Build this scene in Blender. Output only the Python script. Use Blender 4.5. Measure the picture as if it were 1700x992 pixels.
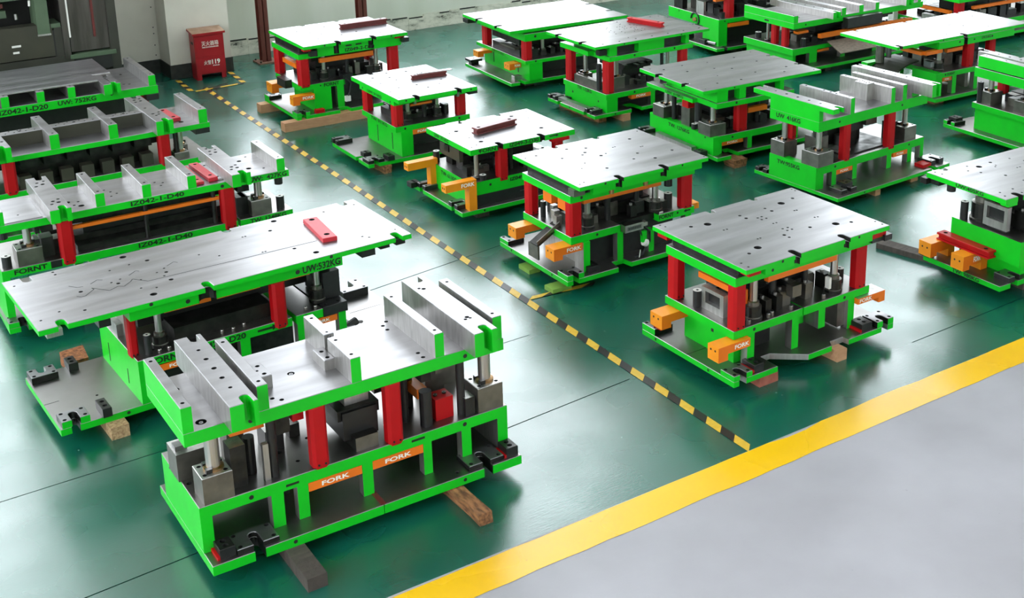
import bpy, math, random
from mathutils import Vector, Matrix
from mathutils.geometry import tessellate_polygon

for o in list(bpy.data.objects): bpy.data.objects.remove(o)
SC = bpy.context.scene
COL = SC.collection
R_ = math.radians
PI = math.pi

# ------------------------------------------------------------------ camera
CAM_F, CAM_CX, CAM_CY = 2106.4772, 958.5917, 211.4004
DEP, ROLL, YAW = 0.29528973, -0.01351803, 0.98480637
fwd = Vector((math.cos(YAW)*math.cos(DEP), math.sin(YAW)*math.cos(DEP), -math.sin(DEP)))
rt = fwd.cross(Vector((0, 0, 1))).normalized()
up = rt.cross(fwd)
rt2 = rt*math.cos(ROLL)+up*math.sin(ROLL)
up2 = -rt*math.sin(ROLL)+up*math.cos(ROLL)
cd = bpy.data.cameras.new('camera')
cam = bpy.data.objects.new('camera', cd); COL.objects.link(cam)
M = Matrix((rt2, up2, -fwd)).transposed().to_4x4(); M.translation = Vector((0, 0, 4.0))
cam.matrix_world = M
cd.sensor_fit = 'HORIZONTAL'; cd.sensor_width = 36
cd.lens = CAM_F*36/1700
cd.shift_x = (850-CAM_CX)/1700
cd.shift_y = (CAM_CY-496)/1700
cd.clip_start = 0.05; cd.clip_end = 200
SC.camera = cam

# ------------------------------------------------------------------ world, light, exposure
w = bpy.data.worlds.new('overcast sky'); SC.world = w; w.use_nodes = True
bg = w.node_tree.nodes['Background']; bg.inputs[0].default_value = (0.88, 0.95, 1.0, 1); bg.inputs[1].default_value = 9.5
SC.view_settings.view_transform = 'Standard'; SC.view_settings.look = 'None'
SC.view_settings.gamma = 1; SC.view_settings.use_curve_mapping = False
SC.view_settings.exposure = -0.25
sl = bpy.data.lights.new('daylight from the left', 'SUN'); sl.energy = 0.0; sl.angle = R_(40)

# ------------------------------------------------------------------ materials
MATS = {}
def mat(name, col, rough=.5, metal=0.0, spec=.5, noise=None, bump=None, rvar=None, coat=0):
    m = bpy.data.materials.new(name); m.use_nodes = True; MATS[name] = m
    nt = m.node_tree; b = nt.nodes['Principled BSDF']
    b.inputs['Base Color'].default_value = (*col, 1)
    b.inputs['Roughness'].default_value = rough
    b.inputs['Metallic'].default_value = metal
    b.inputs['Specular IOR Level'].default_value = spec
    if coat: b.inputs['Coat Weight'].default_value = coat; b.inputs['Coat Roughness'].default_value = .15
    tc = nt.nodes.new('ShaderNodeTexCoord')
    def nz(scale, vec=(1, 1, 1), detail=5, rot=0):
        mp = nt.nodes.new('ShaderNodeMapping'); mp.inputs['Scale'].default_value = vec
        mp.inputs['Rotation'].default_value = (0, 0, rot)
        nt.links.new(tc.outputs['Object'], mp.inputs['Vector'])
        n = nt.nodes.new('ShaderNodeTexNoise'); n.inputs['Scale'].default_value = scale; n.inputs['Detail'].default_value = detail
        nt.links.new(mp.outputs[0], n.inputs['Vector']); return n.outputs['Fac']
    def ramp(f, a, b_, lo=.3, hi=.7):
        r = nt.nodes.new('ShaderNodeMapRange'); r.inputs[1].default_value = lo; r.inputs[2].default_value = hi
        r.inputs[3].default_value = a; r.inputs[4].default_value = b_; nt.links.new(f, r.inputs[0]); return r.outputs[0]
    if noise:   # (scale, colour2, vec)
        mx = nt.nodes.new('ShaderNodeMix'); mx.data_type = 'RGBA'
        mx.inputs['A'].default_value = (*col, 1); mx.inputs['B'].default_value = (*noise[1], 1)
        nt.links.new(ramp(nz(noise[0], noise[2] if len(noise) > 2 else (1, 1, 1)), 0, 1), mx.inputs['Factor'])
        nt.links.new(mx.outputs['Result'], b.inputs['Base Color'])
    if rvar:    # (scale, r0, r1, vec)
        nt.links.new(ramp(nz(rvar[0], rvar[3] if len(rvar) > 3 else (1, 1, 1)), rvar[1], rvar[2]), b.inputs['Roughness'])
    if bump:    # (scale, strength, vec)
        bp = nt.nodes.new('ShaderNodeBump'); bp.inputs['Strength'].default_value = bump[1]; bp.inputs['Distance'].default_value = .01
        nt.links.new(nz(bump[0], bump[2] if len(bump) > 2 else (1, 1, 1)), bp.inputs['Height'])
        nt.links.new(bp.outputs[0], b.inputs['Normal'])
    return m
mat('green', (.002, .52, .012), .42, noise=(6, (.003, .45, .012)), spec=.35)
mat('steel', (.275, .268, .277), .38, .9, noise=(4, (.215, .208, .215), (.5, 4, 1)), rvar=(3, .28, .40, (.4, 3, 1)), bump=(9, .004, (.25, 3, 1)))
mat('steel_side', (.56, .545, .53), .45, 1, noise=(9, (.42, .40, .385), (5, 5, .8)), rvar=(8, .40, .52))
mat('steel_mid', (.24, .225, .20), .42, .9, noise=(12, (.16, .15, .135)))
mat('steel_dark', (.05, .048, .045), .42, .8, noise=(14, (.022, .022, .021)), rvar=(10, .3, .55))
mat('shoe_top', (.30, .285, .28), .36, 1, noise=(3, (.24, .228, .22)), rvar=(3, .32, .42))
mat('black', (.014, .014, .015), .38, .2, noise=(20, (.022, .022, .022)))
mat('hole', (.01, .01, .01), .6)
mat('chrome', (.52, .50, .48), .36, 1)
mat('bronze', (.42, .25, .12), .35, 1)
mat('red', (.43, .001, .004), .5, spec=.3, noise=(8, (.37, .001, .003)))
mat('red_strap', (.50, .018, .03), .5, noise=(12, (.42, .015, .025)))
mat('dark_red', (.13, .02, .018), .4, noise=(15, (.10, .015, .014)))
mat('orange', (.78, .17, .006), .45, noise=(8, (.70, .14, .005)))
mat('amber', (.86, .29, .008), .42, noise=(8, (.80, .25, .007)))
mat('white_paint', (.85, .83, .76), .5)
mat('black_paint', (.004, .012, .004), .5)
mat('tan_plate', (.30, .24, .19), .45, .3, noise=(20, (.16, .12, .09), (1, 3, 1)))
mat('beam_dark', (.085, .065, .055), .7, noise=(7, (.045, .034, .03), (1, 6, 1)), bump=(30, .4))
mat('wood_light', (.52, .28, .15), .7, noise=(10, (.42, .21, .11), (1, 8, 4)), bump=(40, .25))
mat('wood_brown', (.42, .18, .07), .75, noise=(9, (.08, .03, .015), (5, 1.2, 5)), bump=(30, .9))
mat('wood_red', (.42, .13, .085), .7, noise=(12, (.28, .07, .05)), bump=(30, .4))
mat('chipboard', (.55, .37, .2), .8, noise=(60, (.25, .13, .06)), bump=(60, .6))
mat('bark', (.42, .15, .05), .8, noise=(40, (.09, .03, .012)), bump=(30, 1))
mat('wood_green', (.22, .38, .06), .6, noise=(12, (.16, .30, .05)))
mat('column_brown', (.115, .022, .014), .5, noise=(8, (.085, .016, .01)))
mat('foot_brown', (.22, .11, .065), .7, noise=(20, (.12, .06, .04)))
mat('box_red', (.36, .006, .014), .4, noise=(6, (.30, .005, .012)))
mat('box_lid', (.42, .27, .18), .6, noise=(14, (.30, .17, .10)))
mat('press_grey', (0.0468, 0.0451, 0.0341), .5, .2, noise=(3, (0.0303, 0.0292, 0.0237)))
mat('press_panel', (0.0633, 0.0594, 0.0413), .45, .3, noise=(3, (0.0440, 0.0429, 0.0319)))
mat('press_green', (0.0880, 0.1320, 0.0770), .5, noise=(4, (0.0660, 0.1045, 0.0605)))
mat('press_dark', (.012, .012, .011), .6)
mat('press_metal', (0.1610, 0.1400, 0.1330), .4, .8, noise=(2, (0.0700, 0.0616, 0.0560), (6, 6, .6)))
mat('white_trim', (.72, .70, .66), .5)
mat('plaster', (.66, .62, .54), .7, noise=(2.5, (.58, .54, .47)), bump=(20, .05))
mat('wall_paint', (.54, .56, .46), .55, noise=(1.3, (.64, .65, .57), (1.4, 1, .25)), bump=(10, .04))
mat('skirting_black', (.012, .013, .012), .5, noise=(15, (.03, .03, .028)))
mat('frame_grey', (.25, .26, .27), .5)
mat('roof_sheet', (.38, .39, .40), .7)
mat('cable', (.012, .012, .014), .5)
mat('tape_yellow', (.70, .44, .045), .4, noise=(30, (.60, .36, .03)))
mat('tape_black', (.018, .014, .016), .38)
mat('debris', (.5, .47, .4), .7)

def dado_mat():
    m = mat('dado', (.32, .31, .25), .8)
    nt = m.node_tree; b = nt.nodes['Principled BSDF']; tc = [n for n in nt.nodes if n.type == 'TEX_COORD'][0]
    n1 = nt.nodes.new('ShaderNodeTexNoise'); n1.inputs['Scale'].default_value = 5; n1.inputs['Detail'].default_value = 9; n1.inputs['Roughness'].default_value = .7
    mp = nt.nodes.new('ShaderNodeMapping'); mp.inputs['Scale'].default_value = (1, 1, 2)
    nt.links.new(tc.outputs['Object'], mp.inputs[0]); nt.links.new(mp.outputs[0], n1.inputs['Vector'])
    cr = nt.nodes.new('ShaderNodeValToRGB'); e = cr.color_ramp.elements
    e[0].position = .33; e[0].color = (.02, .025, .018, 1); e[1].position = .43; e[1].color = (.50, .49, .40, 1)
    k = e.new(.55); k.color = (.66, .64, .54, 1)
    nt.links.new(n1.outputs['Fac'], cr.inputs[0]); nt.links.new(cr.outputs[0], b.inputs['Base Color'])
dado_mat()

def floor_mat(name, c1, c2, r0, r1, spec, scr):
    m = bpy.data.materials.new(name); m.use_nodes = True; MATS[name] = m
    nt = m.node_tree; b = nt.nodes['Principled BSDF']; L = nt.links
    tc = nt.nodes.new('ShaderNodeTexCoord')
    def N(scale, det=4, vec=(1, 1, 1), rot=0, rg=.5):
        mp = nt.nodes.new('ShaderNodeMapping'); mp.inputs['Scale'].default_value = vec; mp.inputs['Rotation'].default_value = (0, 0, rot)
        L.new(tc.outputs['Object'], mp.inputs[0])
        n = nt.nodes.new('ShaderNodeTexNoise'); n.inputs['Scale'].default_value = scale; n.inputs['Detail'].default_value = det
        n.inputs['Roughness'].default_value = rg
        L.new(mp.outputs[0], n.inputs['Vector']); return n.outputs['Fac']
    def MR(f, lo, hi, a, b_):
        r = nt.nodes.new('ShaderNodeMapRange'); r.inputs[1].default_value = lo; r.inputs[2].default_value = hi
        r.inputs[3].default_value = a; r.inputs[4].default_value = b_; L.new(f, r.inputs[0]); return r.outputs[0]
    def mixc(f, a, bb):
        x = nt.nodes.new('ShaderNodeMix'); x.data_type = 'RGBA'; L.new(f, x.inputs['Factor'])
        for k, v in (('A', a), ('B', bb)):
            if isinstance(v, tuple): x.inputs[k].default_value = (*v, 1)
            else: L.new(v, x.inputs[k])
        return x.outputs['Result']
    c = mixc(MR(N(1.1), .35, .65, 0, 1), c1, c2)
    # pale chips and dark scuffs
    c = mixc(MR(N(23, 3), .735, .76, 0, scr), c, (.35, .42, .36))
    c = mixc(MR(N(17, 2, (1, 1, 1), .7), .76, .79, 0, .2), c, (.03, .035, .03))
    L.new(c, b.inputs['Base Color'])
    L.new(MR(N(1.4, 2), .3, .7, r0, r1), b.inputs['Roughness'])
    b.inputs['Specular IOR Level'].default_value = spec
    bp = nt.nodes.new('ShaderNodeBump'); bp.inputs['Strength'].default_value = .12; bp.inputs['Distance'].default_value = .004
    L.new(N(34, 6, (.5, 2.2, 1), .9, .65), bp.inputs['Height']); L.new(bp.outputs[0], b.inputs['Normal'])
    return m
floor_mat('floor_green', (.002, .072, .047), (.004, .098, .068), .19, .33, .5, .25)
MATS['floor_green'].node_tree.nodes['Principled BSDF'].inputs['IOR'].default_value = 1.95
floor_mat('floor_grey', (.325, .31, .328), (.385, .37, .395), .42, .6, .3, .1)
floor_mat('line_yellow', (.80, .44, .004), (.84, .49, .006), .22, .36, .5, .2)
floor_mat('seam', (.001, .02, .012), (.001, .02, .012), .7, .9, .1, 0)

# ------------------------------------------------------------------ mesh builder
class MB:
    def __init__(s): s.v = []; s.f = []; s.m = []; s.k = []; s.sm = []
    def mi(s, k):
        if k not in s.k: s.k.append(k)
        return s.k.index(k)
    def face(s, pts, k, smooth=False):
        n = len(s.v); s.v += [tuple(p) for p in pts]; s.f.append(tuple(range(n, n+len(pts)))); s.m.append(s.mi(k)); s.sm.append(smooth)
    def box(s, x0, x1, y0, y1, z0, z1, k='steel_mid', **kw):
        g = lambda c: kw.get(c, k)
        s.face([(x0, y0, z0), (x1, y0, z0), (x1, y0, z1), (x0, y0, z1)], g('F'))
        s.face([(x1, y1, z0), (x0, y1, z0), (x0, y1, z1), (x1, y1, z1)], g('B'))
        s.face([(x0, y1, z0), (x0, y0, z0), (x0, y0, z1), (x0, y1, z1)], g('L'))
        s.face([(x1, y0, z0), (x1, y1, z0), (x1, y1, z1), (x1, y0, z1)], g('R'))
        s.face([(x0, y0, z1), (x1, y0, z1), (x1, y1, z1), (x0, y1, z1)], g('T'))
        s.face([(x0, y1, z0), (x1, y1, z0), (x1, y0, z0), (x0, y0, z0)], g('D'))
        return s
    def hexa(s, p, k, **kw):    # p: 8 corners, bottom 4 ccw then top 4
        for c, q in (('D', (3, 2, 1, 0)), ('T', (4, 5, 6, 7)), ('F', (0, 1, 5, 4)), ('R', (1, 2, 6, 5)), ('B', (2, 3, 7, 6)), ('L', (3, 0, 4, 7))):
            s.face([p[i] for i in q], kw.get(c, k))
        return s
    def prism(s, poly, z0, z1, holes=(), side='green', top='steel', bottom=None, notch=None, ch=.003, hd=.018, dirs=None):
        # poly: [(x, y, tag)] ccw; tag of the edge that starts there: side letter or 'N'
        n = len(poly)
        P = [Vector((p[0], p[1])) for p in poly]
        ins = []
        for i in range(n):
            a, b, c = P[i-1], P[i], P[(i+1) % n]
            d1 = (b-a).normalized(); d2 = (c-b).normalized()
            n1 = Vector((-d1.y, d1.x)); n2 = Vector((-d2.y, d2.x))
            k = n1+n2; q = max(k.length_squared, 1e-6)
            ins.append(b+k*(2*ch/q if q > .3 else ch))
        for i in range(n):
            j = (i+1) % n; a, b = P[i], P[j]; tg = poly[i][2]
            k = (notch or side) if tg == 'N' else ((dirs or {}).get('M', 'steel_side') if tg == 'M' else (dirs.get(tg, side) if dirs else side))
            s.face([(a.x, a.y, z0), (b.x, b.y, z0), (b.x, b.y, z1-ch), (a.x, a.y, z1-ch)], k)
            s.face([(a.x, a.y, z1-ch), (b.x, b.y, z1-ch), (ins[j].x, ins[j].y, z1), (ins[i].x, ins[i].y, z1)], top)
        outer = [Vector((p.x, p.y, 0)) for p in ins]
        loops = [outer]
        for (hx, hy, r) in holes:
            if r < .012: r *= 1.35
            m = 14 if r > .012 else 8
            loops.append([Vector((hx+r*math.cos(-2*PI*t/m), hy+r*math.sin(-2*PI*t/m), 0)) for t in range(m)])
        allp = [p for l in loops for p in l]
        if holes or n > 4:
            for t in tessellate_polygon(loops):
                q = [allp[i] for i in t]
                cr = (q[1]-q[0]).cross(q[2]-q[0]).z
                if abs(cr) < 1e-12: continue
                if cr < 0: q.reverse()
                s.face([(p.x, p.y, z1) for p in q], top)
        else:
            s.face([(p.x, p.y, z1) for p in outer], top)
        s.face([(p.x, p.y, z0) for p in reversed(P)], bottom or side)
        for l in loops[1:]:
            m = len(l); zb = z1-min(hd, (z1-z0)*.8)
            for i in range(m):
                a, b = l[i], l[(i+1) % m]
                s.face([(b.x, b.y, zb), (b.x, b.y, z1), (a.x, a.y, z1), (a.x, a.y, zb)], 'hole')  # hole walls coloured black to stand for the shade inside
            s.face([(p.x, p.y, zb) for p in reversed(l)], 'hole')
        return s
    def lathe(s, cx, cy, prof, n=16, cap=True):     # prof [(r, z, mat of the band that starts here)]
        for i in range(len(prof)-1):
            r0, z0, k = prof[i]; r1, z1 = prof[i+1][:2]
            for t in range(n):
                a, b = 2*PI*t/n, 2*PI*(t+1)/n
                s.face([(cx+r0*math.cos(a), cy+r0*math.sin(a), z0), (cx+r0*math.cos(b), cy+r0*math.sin(b), z0),
                        (cx+r1*math.cos(b), cy+r1*math.sin(b), z1), (cx+r1*math.cos(a), cy+r1*math.sin(a), z1)], k, abs(z1-z0) > abs(r1-r0))
        if cap:
            r, z = prof[-1][:2]; k = prof[-1][2]
            s.face([(cx+r*math.cos(2*PI*t/n), cy+r*math.sin(2*PI*t/n), z) for t in range(n)], k)
        return s
    def rod(s, p, q, r, k, n=10):
        p, q = Vector(p), Vector(q); d = (q-p).normalized()
        u = d.cross(Vector((0, 0, 1)) if abs(d.z) < .9 else Vector((1, 0, 0))).normalized(); v = d.cross(u)
        ring = lambda c: [c+(u*math.cos(2*PI*t/n)+v*math.sin(2*PI*t/n))*r for t in range(n)]
        A, B = ring(p), ring(q)
        for t in range(n): s.face([A[t], A[(t+1) % n], B[(t+1) % n], B[t]], k, True)
        s.face(A[::-1], k); s.face(B, k); return s
    def sidehole(s, side, c, z, plane, r=.012, k='hole'):   # hole in an upright face: flat dark disc, bore shade put into its colour
        m = 10; e = .0015
        for rr, ee, kk in ((r, e, k),):
            pts = []
            for t in range(m):
                a = 2*PI*t/m; u, v = rr*math.cos(a), rr*math.sin(a)
                pts.append((c+u, plane-ee, z+v) if side == 'F' else (plane-ee, c-u, z+v))
            s.face(pts, kk)
        return s
    def build(s, name, parent=None, label=None, loc=None):
        me = bpy.data.meshes.new(name); me.from_pydata(s.v, [], s.f)
        for k in s.k: me.materials.append(MATS[k])
        me.polygons.foreach_set('material_index', s.m)
        me.polygons.foreach_set('use_smooth', s.sm)
        me.update()
        o = bpy.data.objects.new(name, me); COL.objects.link(o)
        if parent: o.parent = parent
        if label: o['label'] = label
        if loc: o.location = loc
        return o

def rect(x0, x1, y0, y1, notches=()):
    """rectangle, ccw, with round-ended slots: (side, centre, width, depth)"""
    out = []
    def edge(side, p0, p1, inward):
        d = (Vector(p1)-Vector(p0)); L = d.length; d.normalize(); iw = Vector(inward)
        out.append((p0[0], p0[1], side))
        ns = []
        for (sd, c, w_, dp) in notches:
            if sd != side: continue
            t = {'F': c-x0, 'R': c-y0, 'B': x1-c, 'L': y1-c}[side]; ns.append((t, w_, dp))
        tg = 'N' if side in 'FL' else 'M'
        for t, w_, dp in sorted(ns):
            r = w_/2; a = Vector(p0)+d*(t-r); out.append((a.x, a.y, tg))
            cc = Vector(p0)+d*t+iw*(dp-r)
            for i in range(0, 7):
                an = PI*i/6; q = cc-d*r*math.cos(an)+iw*r*math.sin(an); out.append((q.x, q.y, tg))
            b = Vector(p0)+d*(t+r); out.append((b.x, b.y, side))
    edge('F', (x0, y0), (x1, y0), (0, 1)); edge('R', (x1, y0), (x1, y1), (-1, 0))
    edge('B', (x1, y1), (x0, y1), (0, -1)); edge('L', (x0, y1), (x0, y0), (1, 0))
    return out

_txt = {}
def text_mesh(s, ext=0):
    if s in _txt: return _txt[s]
    cu = bpy.data.curves.new('t', 'FONT'); cu.body = s; cu.size = 1; cu.resolution_u = 3; cu.offset = 0 if ord(s[0]) > 1000 else .028
    ob = bpy.data.objects.new('t', cu); COL.objects.link(ob)
    dg = bpy.context.evaluated_depsgraph_get(); dg.update()
    me = bpy.data.meshes.new_from_object(ob.evaluated_get(dg))
    V = [tuple(v.co) for v in me.vertices]; F = [tuple(p.vertices) for p in me.polygons]
    bpy.data.objects.remove(ob); bpy.data.meshes.remove(me)
    _txt[s] = (V, F); return _txt[s]
def lettering(parent, s, side, start, end, z0, z1, plane, k='black_paint', label=None, name='lettering'):
    """words laid on an upright face, fitted between start..end and z0..z1 (cap height)"""
    V, F = text_mesh(s)
    xs = [v[0] for v in V]; ys = [v[1] for v in V]
    x0, x1 = min(xs), max(xs); y0, y1 = min(ys), max(ys)
    mb = MB(); e = .0022
    for f in F:
        pts = []
        for i in f:
            u = (V[i][0]-x0)/(x1-x0); v = (V[i][1]-y0)/(y1-y0)
            c = start+(end-start)*u; zz = z0+(z1-z0)*v
            pts.append((c, plane-e, zz) if side == 'F' else (plane-e, c, zz))
        mb.face(pts, k)
    return mb.build(name, parent, label or 'lettering reading '+s)

_bolt = {}
def bolts(parent, pts, z, r=.012, h=.022, k0='steel_mid', k1='chrome', name='socket_bolt', base=0):
    key = (round(r, 4), round(h, 4), k0, k1, name)
    for p in pts:
        if key not in _bolt:
            _bolt[key] = MB().lathe(0, 0, [(r, 0, k0), (r, h*.85, k1), (r*.85, h, k1), (r*.45, h, 'hole'), (r*.45, h+.0004, 'hole')], 10).build(name)
            o = _bolt[key]
        else:
            o = _bolt[key].copy(); COL.objects.link(o)
        o.parent = parent; o.location = (p[0], p[1], z)
def top_thing(o, label, cat, group=None):
    o['label'] = label; o['category'] = cat
    if group: o['group'] = group
    return o
def structure(o): o['kind'] = 'structure'; return o

# ------------------------------------------------------------------ press dies
DIES = 'green press dies set out in rows on the shop floor'
class Die:
    def __init__(s, label, x, y, yaw, zb=.08, seed=1):
        e = bpy.data.objects.new('press_die', None); COL.objects.link(e)
        e.location = (x, y, 0); e.rotation_euler = (0, 0, R_(yaw)); e.empty_display_size = .1
        s.e = top_thing(e, label, 'press die', DIES); s.zb = zb
        s.o = Vector((x, y)); s.c = math.cos(R_(yaw)); s.s = math.sin(R_(yaw)); s.yaw = yaw
        s.rng = random.Random(seed)
    def w(s, x, y): return (s.o.x+s.c*x-s.s*y, s.o.y+s.s*x+s.c*y)
    def plate(s, name, x0, x1, y0, y1, z0, z1, notches=(), holes=(), paint='FLRB', top='steel', side='green', bare='steel_side', sh=(), label=None, hd=.018, notch=None):
        mb = MB()
        dirs = {c: (side if c in paint else bare) for c in 'FLRB'}
        mb.prism(rect(x0, x1, y0, y1, notches), z0, z1, holes, side=side, top=top, dirs=dirs, notch=notch or ('steel_dark' if paint else bare), hd=hd,
                 bottom=side if paint else bare)
        for (sd, c, z, r) in sh: mb.sidehole(sd, c, z, y0 if sd == 'F' else x0, r)
        return mb.build(name, s.e, label)
    def rib(s, x0, x1, y0, y1, z0, z1, left=False, notches=(), holes=None, name='steel_rib', back=False):
        if holes is None: holes = [((x0+x1)/2, y0+.05, .008), ((x0+x1)/2, y1-.05, .008)]
        return s.plate(name, x0, x1, y0, y1, z0, z1, notches, holes, paint='F'+('L' if left else ''), notch='green')
    def clampbar(s, x0, x1, y0, y1, z0, z1, c=None, holes=None, left=False, w_=.05, dp=.085):
        c = c if c is not None else (x0+x1)/2
        m = (x0+x1)/2
        if holes is None:
            L = y1-y0
            holes = [(m, y0+L*.22, .008), (m, y0+L*.36, .010), (m, y0+L*.5, .014), (m, y0+L*.64, .010), (m, y0+L*.78, .008)]
        return s.plate('clamping_bar', x0, x1, y0, y1, z0, z1, [('F', c, w_, dp), ('B', c, w_, dp)], holes, paint='F'+('L' if left else ''), notch='green')
    def box(s, name, x0, x1, y0, y1, z0, z1, k='steel_mid', label=None, parent=None, **kw):
        return MB().box(x0, x1, y0, y1, z0, z1, k, **kw).build(name, parent or s.e, label)
    def leg(s, x0, x1, y0, y1, z0, z1, n='support_leg'):
        return s.box(n, x0, x1, y0, y1, z0, z1, 'green', L='steel_side', R='steel_side', B='steel_side')
    def stop(s, x0, x1, y0, y1, z0, z1):
        c = min(x1-x0, y1-y0)*.2
        poly = [(x0+c, y0, 'F'), (x1-c, y0, 'F'), (x1, y0+c, 'R'), (x1, y1-c, 'R'), (x1-c, y1, 'B'), (x0+c, y1, 'B'), (x0, y1-c, 'L'), (x0, y0+c, 'L')]
        mb = MB().prism(poly, z0+.012, z1, side='red', top='red', ch=.002)
        mb.box(x0+c, x1-c, y0+c*.5, y1-c*.5, z0, z0+.012, 'red')
        o = mb.build('stop_block', s.e, 'red stop block')
        for xx in (x0+(x1-x0)*.3, x0+(x1-x0)*.72): MB().rod((xx, y0+.001, z0+.028), (xx, y0-.004, z0+.028), .006, 'steel_dark', 8).build('fixing_bolt', o)
        return o
    def post(s, x, y, z0, z1, r=.03, style='block', bw=.155, bh=.14):
        """guide post with its bush; z0 = shoe top, z1 = underside of the upper plate"""
        if style == 'block':
            x0, x1, y0, y1 = x-bw*.55, x+bw*.45, y-bw*.5, y+bw*.5
            hs = [(x0+.025, y0+.03, .012), (x1-.025, y0+.03, .012), (x0+.025, y1-.03, .012), (x1-.025, y1-.03, .012)]
            b = MB().prism(rect(x0, x1, y0, y1), z0, z0+bh, hs, side='steel_mid', top='steel_side').build('bush_block', s.e)
            g = MB()
            g.lathe(x, y, [(r*1.45, z0+bh, 'bronze'), (r*1.45, z0+bh+.012, 'bronze'), (r*1.05, z0+bh+.016, 'bronze')])
            g.build('bronze_ring', b, 'bronze ring')
            for dx, dy in ((-.035, -.035), (.035, .03), (-.03, .035)):
                MB().box(x+dx-.016, x+dx+.016, y+dy-.013, y+dy+.013, z0+bh, z0+bh+.022, 'steel_dark', T='steel').build('keeper', b)
            zt = z0+bh
        else:
            R = r*2.1; h = bh
            MB().lathe(x, y, [(R*1.12, z0, 'steel_dark'), (R*1.12, z0+.02, 'steel_mid'), (R, z0+.025, 'steel_dark'), (R, z0+h*.72, 'steel_mid'), (R*.72, z0+h*.74, 'steel_mid'),
                              (R*.72, z0+h*.95, 'chrome'), (r, z0+h, 'chrome')], 18).build('guide_bush', s.e)
            zt = z0+h
        MB().lathe(x, y, [(r, zt-.005, 'chrome'), (r, z1, 'chrome')], 18, False).build('guide_post', s.e, 'chrome guide post')
    def spring(s, x, y, z0, z1, r=.03, white=True, gap=None):
        mb = MB()
        if gap: mb.lathe(x, y, [(r, z0, 'black'), (r, gap[0], 'white_trim' if white else 'black')], 16); MB().lathe(x, y, [(r, gap[1], 'black'), (r, z1, 'black')], 16).build('gas_spring', s.e, 'black upper gas spring')
        else: mb.lathe(x, y, [(r, z0, 'black'), (r, z1, 'white_trim' if white else 'black')], 16)
        mb.lathe(x, y, [(r*.3, z1 if not gap else gap[0], 'hole'), (r*.3, (z1 if not gap else gap[0])+.002, 'hole')], 8)
        return mb.build('gas_spring', s.e, 'black gas spring')
    def ulug(s, x0, x1, y0, y1, z0, z1, side='F', k='steel_dark', paint=None, slot=.05, dp=None):
        cx, cy = (x0+x1)/2, (y0+y1)/2
        dp = dp or ((y1-y0) if side in 'FB' else (x1-x0))*.62
        c = cx if side in 'FB' else cy
        ix, iy = min(.022, (x1-x0)*.16), min(.022, (y1-y0)*.2)
        hs = [(x0+ix, y0+iy, .009), (x1-ix, y0+iy, .009), (x0+ix, y1-iy, .009), (x1-ix, y1-iy, .009)]
        dirs = {q: ('green' if paint and q in paint else k) for q in 'FLRB'}
        mb = MB().prism(rect(x0, x1, y0, y1, [(side, c, slot, dp)]), z0, z1, hs, side=k, top='steel', notch=k, dirs=dirs, ch=.003)
        return mb.build('clamp_lug', s.e, 'slotted clamp lug')
    def keeper(s, x0, x1, y0, y1, z0, z1, k='black', red=None):
        mb = MB().prism(rect(x0, x1, y0, y1), z0, z1, [((x0+x1)/2, y0+(y1-y0)*.3, .011), ((x0+x1)/2, y0+(y1-y0)*.7, .011)], side=k, top='steel_dark')
        o = mb.build('locating_block', s.e)
        if red == 'L': MB().box(x0-.014, x0, y0, y1, z0, z0+.018, 'red').build('red_strip', o, 'red strip')
        if red == 'F': MB().box(x0, x1, y0-.02, y0, z0, z0+.02, 'red').build('red_strip', o, 'red strip')
        return o
    def fork(s, x0, x1, z0, z1, y, depth=.07, word=True):
        o = s.box('fork_guide', x0, x1, y, y+depth, z0, z1, 'orange', label='orange fork guide marked FORK')
        if word:
            m = (x0+x1)/2; h = (z1-z0); L = min((x1-x0)*.52, h*3.4)
            lettering(o, 'FORK', 'F', m-L*.5, m+L*.5, z0+h*.24, z0+h*.76, y, 'white_paint', 'white word FORK')
        return o
    def hook(s, xt, x1, y0, y1, z0, z1, drop, k='orange', post=None, word=None, toe=.08):
        """fork bracket: arm from the tip xt to x1, block hanging at the tip, or an upright at post=(xa, xb, zbottom)"""
        mb = MB().box(xt, x1, y0, y1, z0, z1, k, L='amber', T='amber')
        if drop: mb.box(xt, xt+toe, y0, y1, z0-drop, z0, k, L='amber')
        if post: mb.box(post[0], post[1], y0, y1, post[2], z0, k, L='amber')
        for c in (.3, .7): mb.sidehole('L', y0+(y1-y0)*c, (z0+z1)/2, xt, .008)
        o = mb.build('fork_bracket', s.e, 'orange fork bracket marked FORK')
        if word: lettering(o, 'FORK', 'F', word[0], word[1], z0+(z1-z0)*.25, z1-(z1-z0)*.25, y0, 'white_paint', 'white word FORK')
        return o
    def letter(s, t, side, a, b, z0, z1, plane): return lettering(s.e, t, side, a, b, z0, z1, plane)
    def arrow(s, a, b, z, plane, h=.03, left=False):
        mb = MB(); e = plane-.0022; L = b-a; hd = h*1.1
        if not left:
            pts = [(a, e, z-h*.22), (b-hd, e, z-h*.22), (b-hd, e, z-h*.6), (b, e, z), (b-hd, e, z+h*.6), (b-hd, e, z+h*.22), (a, e, z+h*.22)]
        else:
            pts = [(b, e, z+h*.22), (a+hd, e, z+h*.22), (a+hd, e, z+h*.6), (a, e, z), (a+hd, e, z-h*.6), (a+hd, e, z-h*.22), (b, e, z-h*.22)]
        mb.face(pts, 'black_paint'); mb.build('painted_arrow', s.e, 'black painted arrow')
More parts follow.
